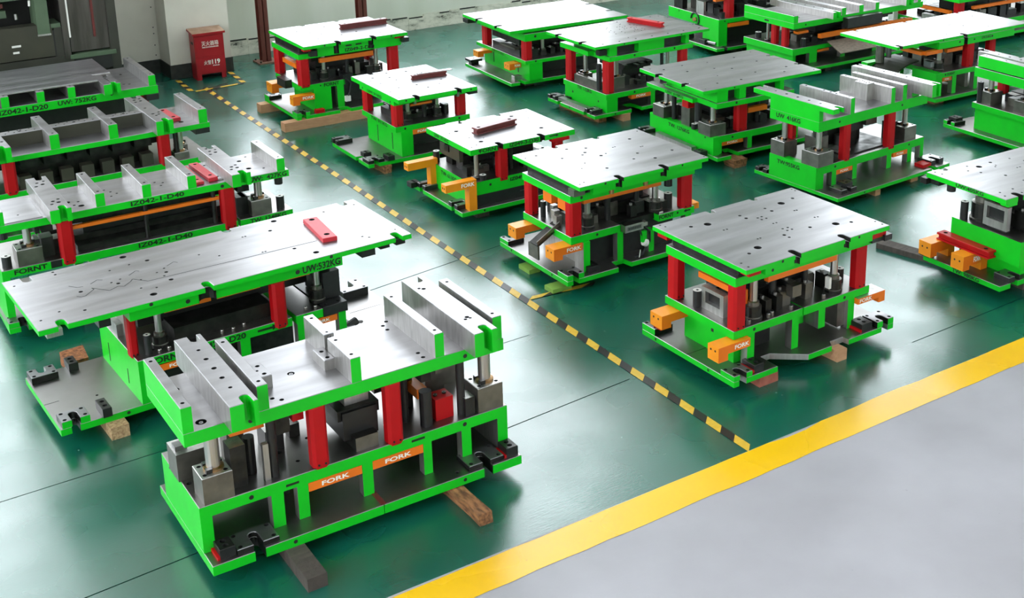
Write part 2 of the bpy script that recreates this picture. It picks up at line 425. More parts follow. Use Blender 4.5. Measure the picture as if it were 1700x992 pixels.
    def inner(s, x0, x1, y0, y1, zs, zu, n=9, springs=2, front=.16, block=True, lh=.32, uh=.3, tones=('black', 'steel_dark', 'steel_dark', 'steel_mid')):
        """tooling seen in the gap between lower shoe and upper plate"""
        r = s.rng; g = zu-zs; D = y1-y0; W = x1-x0
        if block:
            MB().box(x0+W*.16, x1-W*.16, y0+D*.28, y1-D*.1, zs, zs+g*lh, 'steel_dark').build('die_block', s.e)
            MB().box(x0+W*.12, x1-W*.12, y0+D*.22, y1-D*.12, zu-g*uh, zu, 'steel_dark').build('punch_holder', s.e)
            MB().box(x0+W*.2, x1-W*.2, y0+D*.34, y1-D*.3, zs+g*lh, zu-g*uh, 'black').build('stripper_plate', s.e)
        for i in range(n):
            t = (i+.5)/n; cx = x0+W*(.06+.88*t)+r.uniform(-.02, .02); wd = W/n*r.uniform(.45, .85); dp = r.uniform(.05, .11); h = g*r.uniform(.18, .5)
            yy = y0+r.uniform(.03, front)
            k = r.choice(tones)
            b = MB().box(cx-wd/2, cx+wd/2, yy, yy+dp, zs, zs+h, k, T=r.choice(('steel_mid', 'steel_side', k)))
            o = b.build('cam_block', s.e)
            if r.random() < .7:
                q = MB(); q.lathe(cx-wd*.2, yy+dp*.5, [(.012, zs+h, 'steel_side'), (.012, zs+h+.018, 'steel')], 8)
                q.build('socket_bolt', o)
            if r.random() < .5:
                wd2 = wd*.7; hh = g*r.uniform(.12, .3)
                MB().box(cx-wd2/2, cx+wd2/2, yy+.01, yy+dp, zu-hh, zu, r.choice(('black', 'steel_dark'))).build('upper_insert', s.e)
        # the same kind of blocks along the left end
        m = max(2, int(D/.2))
        for i in range(m):
            t = (i+.5)/m; cy = y0+D*(.1+.8*t); wd = D/m*r.uniform(.35, .6); h = g*r.uniform(.2, .5); xx = x0+r.uniform(.03, .1)
            k = r.choice(tones)
            MB().box(xx, xx+.09, cy-wd/2, cy+wd/2, zs, zs+h, k, T='steel_mid').build('cam_block', s.e)
        for i in range(springs):
            x = x0+W*(.2+.6*(i+.5)/springs)+r.uniform(-.03, .03)
            s.spring(x, y0+r.uniform(.05, .12), zs, zu, r.uniform(.016, .026), False)
    def legs(s, xs, y0, y1, z0, z1, wd=.06, back=True):
        for a in xs:
            x0, x1 = a if isinstance(a, tuple) else (a, a+wd)
            s.leg(x0, x1, y0, y0+.06, z0, z1)
            if back: s.leg(x0, x1, y1-.06, y1, z0, z1)

def wood(d, x0, x1, y0, y1, h, k, label, wob=0, taper=0, rot=0, name='wood_block', z0=0.0, cat='wood block', seed=0):
    """timber under a die, in the die's local frame"""
    r = random.Random(seed+int(abs(x0)*100)+int(abs(y1)*10))
    mb = MB(); nx = 1; ny = max(1, int((y1-y0)/.12)) if wob else 1
    cx, cy = (x0+x1)/2, (y0+y1)/2; wx, wy = d.w(cx, cy)
    hw, hl = (x1-x0)/2, (y1-y0)/2
    rings = []
    for i in range(ny+1):
        t = i/ny; y = -hl+2*hl*t
        j = lambda: r.uniform(-wob, wob)
        tp = 1-taper*(1-t) if taper else 1
        rings.append([(-hw*tp+j(), y+j()*.5, z0), (hw+j(), y+j()*.5, z0), (hw+j(), y+j()*.5, h-abs(j())), (-hw*tp+j(), y+j()*.5, h-abs(j()))])
    top = max(p[2] for q in rings for p in q)
    rings = [[(p[0], p[1], p[2]*h/top if p[2] > z0+1e-6 else p[2]) for p in q] for q in rings]
    for a, b in zip(rings, rings[1:]):
        for i in range(4):
            jn = (i+1) % 4; mb.face([a[i], a[jn], b[jn], b[i]], k)
    mb.face(rings[0][::-1], k); mb.face(rings[-1], k)
    o = mb.build(name); o.location = (wx, wy, 0); o.rotation_euler = (0, 0, R_(d.yaw+rot))
    return top_thing(o, label, cat, 'timbers under the dies')


# ------------------------------------------------------------------ building
GX0, GX1, GY0, GY1 = -6.0, 26.0, -8.0, 16.45       # inside of the hall
LY0, LY1 = 4.705, 4.935                             # painted line, across the hall
def flat(name, pts, z, k, thick=.02):
    mb = MB(); mb.face([(x, y, z) for x, y in pts], k); return mb.build(name)
structure(MB().box(GX0-.3, GX1+.3, LY1, GY1+.3, -.12, 0, 'floor_green').build('floor'))
structure(MB().box(GX0-.3, GX1+.3, GY0-.3, LY1, -.12, 0, 'floor_grey').build('floor'))
# yellow line, hand-painted edges
def painted_line():
    rr = random.Random(3); mb = MB(); n = 150; x0, x1 = -2.0, 20.0; sl_ = math.tan(R_(.5))
    up_, dn = [], []
    for i in range(n+1):
        x = x0+(x1-x0)*i/n; off = (x-4.2)*sl_
        a = LY1-.002+off+rr.uniform(-.003, .003)+(-.018 if 4.65 < x < 4.9 else 0)+(.008 if 5.4 < x < 5.9 else 0)
        b = LY0+off+rr.uniform(-.005, .004)
        up_.append((x, a)); dn.append((x, b))
    for i in range(n):
        mb.face([(*dn[i], .002), (*dn[i+1], .002), (*up_[i+1], .002), (*up_[i], .002)], 'line_yellow')
    return mb.build('painted_line')
o = painted_line(); top_thing(o, 'broad yellow line painted between green and grey floor', 'floor line')
# the grey floor follows the line's lower edge: thin grey-to-green fillers are under the line
mb = MB(); mb.face([(4.2, LY1, .0008), (26, LY1, .0008), (26, LY1+(26-4.2)*math.tan(R_(.5)), .0008)], 'floor_grey')
structure(mb.build('floor'))
# floor seams
mb = MB()
for (xa, ya, xb, yb, q) in ((-1.5, 5.6, 4.4, 6.05, .006), (3.4, 8.3, 5.4, 8.62, .006), (6.3, 5.35, 9, 5.42, .005), (0, 6.9, 4.2, 6.98, .004), (9.4, 6.3, 12, 6.5, .006)):
    mb.face([(xa, ya-q/2, .0012), (xb, yb-q/2, .0012), (xb, yb+q/2, .0012), (xa, ya+q/2, .0012)], 'seam')
o = mb.build('floor_seam'); structure(o); o.name = 'trim_1'

def tape(name, label, p, q, wd=.05, period=.262, duty=.52, first=0, skew=.012, z=.003):
    p, q = Vector(p), Vector(q); d = q-p; L = d.length; d.normalize(); nrm = Vector((-d.y, d.x)); mb = MB(); t = -first
    while t < L:
        for a, b, k in ((t, t+period*duty, 'tape_yellow'), (t+period*duty, t+period, 'tape_black')):
            a_, b_ = max(a, 0), min(b, L)
            if b_-a_ < .002: continue
            P = [p+d*max(a_-skew, 0)-nrm*wd/2, p+d*max(b_-skew, 0)-nrm*wd/2, p+d*min(b_+skew, L)+nrm*wd/2, p+d*min(a_+skew, L)+nrm*wd/2]
            mb.face([(v.x, v.y, z) for v in P], k)
        t += period
    return top_thing(mb.build(name), label, 'floor tape')
tape('hazard_tape', 'long yellow and black hazard tape running between the two groups of dies', (4.475, 4.955), (4.51, 15.0), wd=.062, first=-.0, skew=-.03)
tape('hazard_tape', 'short branch of hazard tape running under the die with green wood slabs', (4.51, 7.50), (5.1, 7.44), wd=.05, period=.34, first=.02, skew=.05, z=.0042)
tape('hazard_tape', 'hazard tape at the left of the red fire box', (4.33, 14.98), (4.35, 15.62), wd=.06, period=.24)
tape('hazard_tape', 'faded hazard tape in front of the red fire box', (4.36, 14.93), (4.98, 14.97), wd=.05, period=.32, duty=.7, z=.0042)
tape('hazard_tape', 'hazard tape at the right of the red fire box', (4.99, 15.0), (5.03, 15.66), wd=.06, period=.24)

# ---- walls
def wall_x(name, y0, y1, openings, k, zt=9.6, xr=(GX0, GX1)):
    """wall along x with openings (xa, xb, za, zb)"""
    mb = MB(); xs = sorted({xr[0], xr[1]} | {a for o_ in openings for a in o_[:2]})
    for a, b in zip(xs, xs[1:]):
        op = [o_ for o_ in openings if o_[0] <= a and o_[1] >= b]
        if not op: mb.box(a, b, y0, y1, 0, zt, k)
        else: mb.box(a, b, y0, y1, 0, op[0][2], k); mb.box(a, b, y0, y1, op[0][3], zt, k)
    return structure(mb.build(name))
def wall_y(name, x0, x1, openings, k, zt=9.6, yr=(GY0, GY1)):
    mb = MB(); ys = sorted({yr[0], yr[1]} | {a for o_ in openings for a in o_[:2]})
    for a, b in zip(ys, ys[1:]):
        op = [o_ for o_ in openings if o_[0] <= a and o_[1] >= b]
        if not op: mb.box(x0, x1, a, b, 0, zt, k)
        else: mb.box(x0, x1, a, b, 0, op[0][2], k); mb.box(x0, x1, a, b, op[0][3], zt, k)
    return structure(mb.build(name))
ZT = 10.6
BACK = [(-4.5, 4.1, 1.5, 9.4), (5.2, 11.6, 1.1, 10.0), (16.6, 21.6, 1.2, 10.0)]
LEFT = [(-6.5, -1.0, 2.5, 7), (0, 6.5, 1.5, 7.5), (7.5, 14.5, 1.8, 7.5)]
RIGHT = [(-5, 0, 3, 6), (3, 8, 3, 6), (10.5, 15, 3, 6)]
FRONT = [(-3, 1, 3.0, 5.0), (7, 11, 3.0, 5.0), (16, 20, 3.0, 5.0)]
wall_x('wall_back', GY1, GY1+.3, BACK, 'wall_paint', ZT)
wall_y('wall_left', GX0-.3, GX0, LEFT, 'wall_paint', ZT)
wall_y('wall_right', GX1, GX1+.3, RIGHT, 'wall_paint', ZT)
wall_x('wall_front', GY0-.3, GY0, FRONT, 'wall_paint', ZT)
# window frames (steel bars in each opening)
k = 1
def frames(ops, axis, pos):
    global k
    for (a, b, za, zb) in ops:
        mb = MB(); n = max(2, round((b-a)/1.5)); m = max(2, round((zb-za)/1.6))
        for i in range(n+1):
            t = a+(b-a)*i/n
            (mb.box(t-.03, t+.03, pos-.03, pos+.03, za, zb, 'frame_grey') if axis == 'x' else mb.box(pos-.03, pos+.03, t-.03, t+.03, za, zb, 'frame_grey'))
        for j in range(m+1):
            t = za+(zb-za)*j/m
            (mb.box(a, b, pos-.025, pos+.025, t-.025, t+.025, 'frame_grey') if axis == 'x' else mb.box(pos-.025, pos+.025, a, b, t-.025, t+.025, 'frame_grey'))
        structure(mb.build('window_%d' % k)); k += 1
frames(BACK, 'x', GY1+.15); frames(LEFT, 'y', GX0-.15); frames(FRONT, 'x', GY0-.15); frames(RIGHT, 'y', GX1+.15)
# roof with long roof lights
mb = MB(); strips = [(4.2, 5.0), (12, 12.8), (19, 19.8)]
xs = [GX0-.3]+[v for s_ in strips for v in s_]+[GX1+.3]
for a, b in zip(xs[::2], xs[1::2]): mb.box(a, b, GY0-.3, GY1+.3, ZT, ZT+.15, 'roof_sheet')
for a, b in strips:
    mb.box(a, b, GY0-.3, -5, ZT, ZT+.15, 'roof_sheet'); mb.box(a, b, 14.5, GY1+.3, ZT, ZT+.15, 'roof_sheet')
structure(mb.build('ceiling'))
# rough grey dado at the foot of the back wall, a ragged coat of plaster
rr = random.Random(5); mb = MB(); x = 5.09
while x < 14:
    x2 = x+rr.uniform(.12, .3); h = .20+rr.uniform(-.02, .02)
    mb.box(x, x2, GY1-.02-rr.uniform(0, .008), GY1, 0, h, 'dado')
    if rr.random() < .6: mb.box(x+.01, x2-.02, GY1-.03, GY1-.02, h-.012, h+.006, 'press_dark')
    x = x2
o = mb.build('baseboard_back'); structure(o)

# ---- plaster pillar with black skirting
PX0, PX1, PY0 = 4.31, 5.09, 15.68
structure(MB().box(PX0, PX1, PY0, GY1, 0, ZT, 'plaster').build('wall_pillar'))
structure(MB().box(2.2, PX0, 16.12, GY1, 0, ZT, 'plaster').build('wall_recess'))
mb = MB()
mb.box(PX0-.012, PX1+.012, PY0-.012, PY0, 0, .18, 'skirting_black'); mb.box(PX0-.012, PX0, PY0, 16.12, 0, .18, 'skirting_black')
mb.box(2.2, PX0-.012, 16.108, 16.12, 0, .18, 'skirting_black'); mb.box(PX1, PX1+.012, PY0, GY1-.05, 0, .18, 'skirting_black')
structure(mb.build('baseboard_pillar'))
mb = MB()
for i, z in enumerate((.24, .37, .52, .6, .86)): mb.rod((PX0-.35+.3, 16.12, z), (PX0-.35+.3, 16.116, z), .008, 'skirting_black', 8)
structure(mb.build('trim_2'))

# ---- brown steel columns
def column(x, y, label, name='steel_column'):
    e = bpy.data.objects.new(name, None); COL.objects.link(e); e.location = (x, y, 0)
    top_thing(e, label, 'column', 'brown steel columns along the back wall')
    mb = MB(); hw = .06
    mb.box(-hw, hw, -hw, -hw+.012, .02, 6.5, 'column_brown'); mb.box(-hw, hw, hw-.012, hw, .02, 6.5, 'column_brown'); mb.box(-.006, .006, -hw, hw, .02, 6.5, 'column_brown')
    mb.build('shaft', e, 'dark brown steel shaft')
    MB().box(-.13, .13, -.13, .13, 0, .02, 'foot_brown').build('foot_plate', e, 'rusty square foot plate')
    bolts(e, [(sx*.1, sy*.1) for sx in (-1, 1) for sy in (-1, 1)], .02, .012, .02, 'steel_dark', 'steel_dark', 'anchor_bolt')
    c = MB().box(-.09, .09, -.075, .075, 1.02, 1.06, 'column_brown'); c.build('cross_plate', e)
column(5.60, 15.86, 'brown steel column on a rusty foot plate beside the red fire box')
column(7.02, 15.9, 'brown steel column behind the die carrying a long dark red bar')
# dark control box on the wall near the pillar
e = bpy.data.objects.new('wall_box', None); COL.objects.link(e); e.location = (5.22, 16.3, .92); top_thing(e, 'small dark box high on the wall beside the plaster pillar', 'control box')
MB().box(0, .3, 0, .15, 0, .4, 'press_dark').build('casing', e); MB().box(.03, .2, -.01, 0, .05, .3, 'steel_dark').build('cover', e)

# ---- red fire extinguisher box
e = bpy.data.objects.new('fire_box', None); COL.objects.link(e); e.location = (4.55, 15.425, 0); e.rotation_euler = (0, 0, R_(-2))
top_thing(e, 'red metal fire extinguisher box with white lettering beside the plaster pillar', 'fire box')
W_, D_ = .37, .21
mb = MB(); mb.box(0, W_, 0, D_, .07, .58, 'box_red')
mb.box(0, .06, 0, .02, 0, .07, 'box_red'); mb.box(W_-.06, W_, 0, .02, 0, .07, 'box_red'); mb.box(0, .02, 0, D_, 0, .07, 'box_red'); mb.box(W_-.02, W_, 0, D_, 0, .07, 'box_red')
b_ = mb.build('cabinet', e)
MB().box(.012, W_-.012, -.006, 0, .30, .55, 'box_red').build('door', e, 'upper red door'); MB().box(.012, W_-.012, -.006, 0, .085, .285, 'box_red').build('door', e, 'lower red door')
lid = MB().hexa([(-.02, -.03, .575), (W_+.02, -.03, .575), (W_+.02, D_+.02, .60), (-.02, D_+.02, .60), (-.02, -.03, .60), (W_+.02, -.03, .60), (W_+.02, D_+.02, .625), (-.02, D_+.02, .625)], 'box_red', T='box_lid').build('lid', e, 'dusty sloping lid')
MB().box(-.004, 0, .05, .13, .45, .48, 'hole').build('hand_hole', e, 'dark hand slot')
lettering(e, '\u706d\u706b\u5668\u7bb1', 'F', .09, .30, .43, .49, -.006, 'white_paint', 'white Chinese words for fire extinguisher box')
lettering(e, 'FIRE EXTINGUISHER', 'F', .095, .30, .405, .42, -.006, 'white_paint', 'small white line of lettering')
lettering(e, '\u706b\u8b66', 'F', .10, .19, .19, .245, -.006, 'white_paint', 'white Chinese words for fire alarm')
lettering(e, '119', 'F', .20, .30, .19, .25, -.006, 'white_paint', 'white number 119')
lettering(e, 'FIRE', 'F', .21, .29, .165, .177, -.006, 'white_paint', 'small white word')

# ---- grey press behind the left rows
e = bpy.data.objects.new('press_machine', None); COL.objects.link(e); e.location = (0, 14.75, 0)
top_thing(e, 'large dark grey press machine standing behind the left row of dies', 'press machine')
MB().box(-3, 3.46, .10, 1.35, 0, .60, 'press_grey').build('bed', e)
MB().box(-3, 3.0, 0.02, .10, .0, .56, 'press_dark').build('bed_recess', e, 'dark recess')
MB().box(-3, 2.99, -.01, .12, .60, .70, 'press_grey').build('ledge', e)
MB().box(-3, 2.80, 0, .18, .71, 1.075, 'press_panel').build('front_panel', e, 'olive grey front panel')
for (u0, u1, zz) in ((2.36, 2.455, .86), (2.365, 2.43, .79)): MB().box(u0, u1, -.004, 0, zz, zz+.022, 'white_trim').build('plate_mark', e, 'small worn white mark')
MB().box(2.80, 2.815, .0, .12, .70, 1.0, 'hole').build('gap', e, 'black gap')
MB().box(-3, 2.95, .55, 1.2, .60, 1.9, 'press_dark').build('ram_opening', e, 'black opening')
MB().box(-3, 2.62, .1, .5, 1.36, 2.1, 'press_green').build('ram', e, 'grey green ram')
MB().box(-3, 2.38, .2, .5, 1.16, 1.24, 'press_green').build('rail', e); MB().box(-3, 2.36, .2, .5, 1.27, 1.32, 'dark_red').build('rail', e, 'dark red rail')
MB().rod((2.47, .15, 1.14), (2.47, .15, 1.2), .016, 'steel_side').build('roller', e)
MB().rod((2.595, .0, 1.30), (2.60, .0, 1.36), .012, 'white_trim').build('roller', e)
MB().box(2.645, 2.775, -.02, .30, .975, 2.1, 'press_green', D='steel').build('slide_guide', e, 'pale green upright guide')
MB().box(2.64, 2.78, -.022, .30, .955, .975, 'steel_side').build('guide_foot', e)
MB().box(2.79, 2.89, -.01, .3, 1.03, 1.075, 'press_green').build('bracket', e)
MB().box(2.815, 2.90, 0, .5, .70, 1.03, 'press_grey').build('frame_post', e)
MB().box(2.90, 2.965, -.02, .9, .66, 2.1, 'press_metal').build('frame_post', e)
MB().box(2.98, 3.40, .03, .9, .72, 2.1, 'press_metal').build('sheet_cover', e, 'stained bare metal cover')
MB().box(2.965, 2.983, -.025, .03, .90, 2.1, 'white_trim').build('edge_strip', e, 'white edge strip')
MB().box(3.235, 3.258, .0, .03, .87, 2.1, 'dark_red').build('edge_strip', e, 'dark red edge strip')
MB().box(3.40, 3.50, -.01, 1.1, .0, 2.1, 'press_grey').build('frame_post', e)
MB().box(2.95, 3.45, -.04, .1, .655, .70, 'press_green').build('step', e)
MB().box(3.0, 3.4, -.02, .1, .50, .655, 'press_dark').build('pedal_box', e)

# ------------------------------------------------------------------ die with tall ribs, nearest
SH = lambda *a: list(a)
d = Die('long green die with upright steel ribs on top, nearest the camera', 1.4434, 5.4788, .15, .075, 11)
d.plate('bottom_plate', 0, .927, 0, .88, .075, .13, [('F', .245, .055, .13)], [(.05, .05, .009)], top='shoe_top', sh=[('F', .43, .103, .011)])
d.plate('bottom_plate', .931, 1.785, 0, .88, .075, .13, [('F', 1.57, .055, .13)], [(1.4, .05, .009)], top='shoe_top', sh=[('F', 1.42, .103, .011)])
d.box('seam_strip', .915, .945, 0.004, .14, .1302, .1312, 'dark_red', label='rusty seam mark')
d.plate('lower_shoe', 0, 1.775, .13, .76, .325, .391, [], [(.05, .2, .01), (.06, .26, .012), (.03, .38, .014), (.08, .40, .010), (.07, .45, .010), (.52, .4, .016), (.57, .26, .012), (.7, .45, .012), (.95, .3, .014), (1.2, .5, .012)], top='shoe_top', sh=[('F', .265, .355, .013), ('F', 1.50, .36, .013), ('L', .62, .37, .007)])
d.box('end_web', 0, .06, .13, .76, .13, .325, 'green', R='steel_side'); d.box('end_web', 1.71, 1.775, .13, .76, .13, .325, 'green', L='steel_side')
d.legs([(.368, .434), (.508, .568), (.873, .934), (1.238, 1.29), (1.478, 1.538)], .13, .76, .13, .325)
d.fork(.57, .872, .272, .322, .131); d.fork(.935, 1.237, .272, .322, .131)
d.box('fork_guide', .57, .872, .69, .75, .272, .322, 'orange'); d.box('fork_guide', .935, 1.237, .69, .75, .272, .322, 'orange')
d.box('centre_block', .45, .56, .4, .76, .13, .325, 'black'); d.box('centre_block', 1.3, 1.7, .45, .7, .13, .3, 'black')
d.plate('upper_plate', -.035, 1.765, .13, .76, .742, .815, [], [(.07, .60, .022), (.075, .2, .028), (.44, .36, .02), (.45, .22, .009), (.485, .18, .009), (.63, .42, .02), (.96, .42, .02), (1.29, .24, .009), (1.29, .18, .009), (1.28, .66, .009), (1.28, .60, .009), (1.32, .70, .009)],
        sh=[('F', .30, .78, .013), ('F', 1.52, .775, .013)])
bolts(d.e, [(.63, .42), (.96, .42), (.075, .2)], .797, .012, .016, 'steel_mid', 'steel', 'dowel_pin')
Z0, Z1 = .815, .955
d.rib(-.035, .018, .13, .76, Z0, Z1, left=True)
d.clampbar(.165, .308, .005, .885, Z0, Z1, .26)
d.rib(.346, .402, .13, .76, Z0, Z1)
d.rib(.85, .906, .13, .43, Z0, Z1); d.plate('steel_rib', .85, .906, .47, .76, Z0, Z1, [], [(.878, .71, .008), (.878, .50, .006)], paint='')
d.rib(1.34, 1.394, .13, .76, Z0, Z1)
d.clampbar(1.517, 1.66, .005, .885, Z0, Z1, 1.60, holes=[(1.55, .72, .008), (1.57, .70, .010), (1.57, .2, .008), (1.59, .22, .010), (1.6, .2, .007)])
d.rib(1.70, 1.757, .13, .76, Z0, Z1)
d.plate('stop_block_steel', .402, .50, .34, .50, Z0, .885, [], [(.43, .37, .009), (.47, .37, .009), (.43, .47, .009), (.47, .47, .009), (.45, .42, .006)], paint='', label='small steel block with five holes')
d.plate('stop_block_steel', .308, .346, .36, .50, Z0, .87, [], [(.327, .39, .008), (.327, .43, .006), (.327, .47, .008)], paint='')
d.plate('stop_block_steel', .79, .85, .34, .50, Z0, .875, [], [(.82, .37, .009), (.82, .45, .009)], paint='')
q = MB(); q.rod((.862, .44, .95), (.862, .44, .88), .003, 'steel_dark'); q.rod((.88, .455, .95), (.88, .455, .88), .003, 'steel_dark'); q.rod((.862, .44, .88), (.88, .455, .88), .003, 'steel_dark'); q.rod((.862, .44, .95), (.88, .455, .95), .003, 'steel_dark'); q.build('wire_clip', d.e, 'thin wire clip')
ST = MB()
d.stop(.605, .695, .12, .20, .385, .742); d.stop(1.035, 1.125, .12, .20, .375, .742)
d.box('red_block', 1.36, 1.47, .2, .30, .391, .52, 'red', label='short red block'); 
bolts(d.e, [(1.385, .25), (1.44, .25)], .52, .012, .01, 'steel_dark', 'steel')
d.post(.115, .21, .391, .742, .036, 'block', .155, .15)
d.box('bush_block', -.01, .16, .42, .58, .391, .545, 'steel_mid', T='steel_side'); d.box('keeper', .0, .06, .46, .52, .545, .57, 'steel')
d.post(1.685, .22, .391, .742, .036, 'block', .16, .15)
d.post(1.62, .62, .391, .742, .03, 'block', .14, .13)
d.box('steel_block', .86, 1.0, .28, .44, .60, .742, 'steel_side', label='pale steel block'); d.box('cam_block', .82, 1.02, .22, .5, .44, .60, 'black'); d.box('cam_block', .86, .99, .16, .4, .391, .47, 'steel_dark', F='steel_mid')
d.box('cam_block', .80, 1.04, .24, .46, .55, .61, 'steel_dark')
for (x_, y_, a_, b2, r_) in ((.42, .2, .391, .742, .025), (.33, .3, .391, .6, .03), (.50, .42, .5, .742, .03), (.30, .45, .391, .55, .035), (1.22, .3, .391, .742, .02), (1.30, .2, .391, .60, .035), (1.52, .2, .391, .742, .024)):
    MB().lathe(x_, y_, [(r_, a_, 'black'), (r_, b2, 'steel_dark')]).build('spring_pin', d.e)
for (x0_, x1_, y0_, y1_, a_, b2, k_) in ((.20, .28, .2, .3, .391, .62, 'steel_dark'), (.25, .34, .4, .52, .391, .66, 'steel_mid'), (.44, .53, .22, .34, .60, .742, 'steel_dark'), (.46, .56, .42, .55, .391, .52, 'black'), (.36, .39, .17, .2, .391, .6, 'steel_side'),
                                  (1.15, 1.24, .3, .4, .391, .58, 'black'), (1.24, 1.33, .42, .56, .391, .62, 'steel_dark'), (1.40, 1.52, .4, .54, .391, .6, 'steel_mid'), (1.52, 1.58, .15, .24, .391, .5, 'black'), (1.13, 1.2, .5, .62, .5, .742, 'steel_mid'), (.66, .8, .55, .7, .5, .742, 'steel_dark'), (.62, .68, .5, .56, .391, .47, 'steel_dark'), (1.3, 1.36, .24, .32, .63, .742, 'steel_dark'), (1.42, 1.5, .3, .38, .62, .742, 'steel_mid')):
    d.box('cam_block', x0_, x1_, y0_, y1_, a_, b2, k_, T='steel_side')
bolts(d.e, [(1.42, .43), (1.47, .47), (1.50, .43)], .60, .014, .03, 'steel_side', 'steel'); bolts(d.e, [(1.26, .45), (1.31, .5)], .62, .014, .03, 'steel_side', 'steel')
d.box('orange_rail', .22, .40, .24, .28, .66, .70, 'orange'); d.box('orange_rail', 1.30, 1.36, .30, .46, .50, .56, 'orange')
d.box('red_pad', .54, .60, .2, .3, .66, .72, 'red'); d.box('red_pad', .98, 1.03, .2, .3, .70, .742, 'red')
d.ulug(.135, .355, .02, .17, .13, .158, 'F', dp=.11); d.keeper(.05, .13, .03, .13, .13, .185, red='L')
d.ulug(1.46, 1.68, .02, .17, .13, .158, 'F', dp=.11); d.keeper(1.70, 1.775, .02, .12, .13, .185, red='L')
d.ulug(.03, .22, .73, .87, .13, .17, 'B'); d.ulug(1.55, 1.74, .73, .87, .13, .17, 'B')
d.box('nameplate', .45, .52, .1285, .13, .345, .358, 'black_paint'); d.box('nameplate', 1.17, 1.25, .1285, .13, .357, .37, 'black_paint')
wood(d, .37, .475, -.29, .75, .075, 'beam_dark', 'dark square timber sticking out under the near corner of the ribbed die', seed=1)
wood(d, 1.30, 1.42, -.30, .8, .075, 'wood_brown', 'broken splintered brown timber under the right half of the ribbed die', wob=.012, taper=.62, seed=4)

# ------------------------------------------------------------------ die with the long bare plate
d = Die('long die with a wide bare steel plate carrying a pink red strap', 1.1295, 7.2979, 2.65, .08, 12)
d.plate('bottom_plate', 0, 2.40, 0, .82, .08, .125, [('F', .088, .05, .10), ('B', .088, .05, .1), ('F', 2.25, .05, .10)], [(.3, .3, .007)], top='shoe_top', sh=[('F', .40, .103, .011)])
q = MB(); q.box(.0, .09, .37, .374, .1252, .1258, 'hole'); q.box(2.1, 2.35, .4, .403, .1252, .1258, 'hole'); q.build('scribe_line', d.e)
d.ulug(.012, .175, 0, .13, .125, .17, 'F', paint='F', dp=.10); d.ulug(.012, .175, .69, .82, .125, .168, 'B')
d.ulug(2.16, 2.36, .62, .80, .125, .185, 'B', k='black')
d.keeper(.25, .31, .72, .84, .125, .18); d.keeper(.245, .30, -.02, .13, .125, .185)
zs = .42
d.plate('lower_shoe', .49, 1.50, 0, .80, .36, zs, [], [(.62, .1, .01)], top='shoe_top', sh=[('F', 1.44, .39, .0)] and [])
d.plate('lower_shoe', 1.53, 1.72, 0, .80, .36, zs, [], [], top='shoe_top', sh=[('F', 1.60, .395, .013)])
mb = MB().box(.49, .54, 0, .80, .125, .36, 'green'); ow = mb.build('end_web', d.e)
q = MB(); q.box(.4885, .49, .24, .252, .17, .27, 'hole'); q.box(.4885, .49, .62, .632, .17, .30, 'hole'); q.build('slit', ow, 'dark vertical slit')
d.box('end_web', .54, .60, 0, .04, .125, .36, 'green')
d.legs([(1.14, 1.206), (1.534, 1.59), (1.83, 1.883)], 0, .8, .125, .36)
d.plate('end_block', 1.725, 1.90, 0, .5, .355, .425, [], [(1.76, .04, .01), (1.85, .04, .01)], paint='', bare='black', top='black')
d.fork(.62, .86, .31, .352, .001); d.fork(1.60, 1.82, .31, .352, .001, word=True)
d.box('core_block', .66, 1.12, .15, .6, .125, .34, 'black'); d.box('roller_cover', 1.22, 1.52, .05, .4, .14, .34, 'steel_dark')
d.plate('riser_plate', .476, 1.885, .0, .80, .689, .765, [('F', .96, .11, .05)], [], sh=[('F', .835, .722, .015), ('F', 1.565, .722, .016)])
GR = [[(.270, .508), (.307, .456), (.340, .446)], [(.265, .319), (.285, .296), (.311, .294), (.382, .363), (.376, .391), (.453, .284), (.515, .316), (.545, .292), (.600, .34), (.623, .372), (.690, .279), (1.822, .241)], [(.388, .457), (.440, .498), (.468, .477)], [(.623, .444), (.680, .491), (.697, .471)], [(.866, .444), (.925, .486), (.943, .459)]]
HOL = [(.688, .772, .022), (.797, .617, .015), (.651, .061, .022), (.814, .215, .015), (1.741, .769, .021), (1.647, .614, .014), (1.643, .207, .014), (1.729, .058, .021), (.306, .376, .010), (.252, .80, .007), (.254, .750, .007), (.248, .088, .008), (.66, .33, .006), (.5, .40, .006), (.53, .36, .009), (.56, .42, .006), (.8, .30, .006), (.83, .35, .009), (.78, .38, .006), (.84, .42, .006), (.62, .20, .006), (.7, .15, .006), (1.45, .62, .006), (1.47, .62, .006), (1.45, .28, .006), (1.47, .28, .006), (.68, .62, .006), (.55, .60, .006), (1.1, .50, .006), (1.2, .40, .006), (2.1, .12, .007), (2.13, .08, .007), (2.1, .72, .007), (2.34, .1, .006), (2.34, .72, .006), (0, .1, .006), (0, .72, .006), (.12, .16, .006), (1.9, .62, .006), (1.93, .5, .006)]
d.plate('upper_plate', -.05, 2.39, -.04, .83, .765, .80, [('F', .087, .055, .09), ('F', .965, .055, .095), ('F', 2.295, .055, .10), ('B', .087, .055, .09), ('B', 1.41, .06, .06), ('B', 2.285, .055, .08)], HOL, top='steel', notch='green', sh=[('F', .60, .783, .012), ('F', 1.79, .785, .012)])
q = MB()
for L in GR:
    for a, b in zip(L, L[1:]):
        A_, B_ = Vector(a), Vector(b); n_ = (B_-A_).normalized(); n_ = Vector((-n_.y, n_.x))*.0035
        q.face([(*(A_-n_), .8006), (*(B_-n_), .8006), (*(B_+n_), .8006), (*(A_+n_), .8006)], 'hole')
q.build('milled_joint', d.e, 'thin dark stepped joint line')
d.stop(1.378, 1.468, -.02, .07, .37, .689); d.stop(.478, .53, .08, .16, .40, .689)
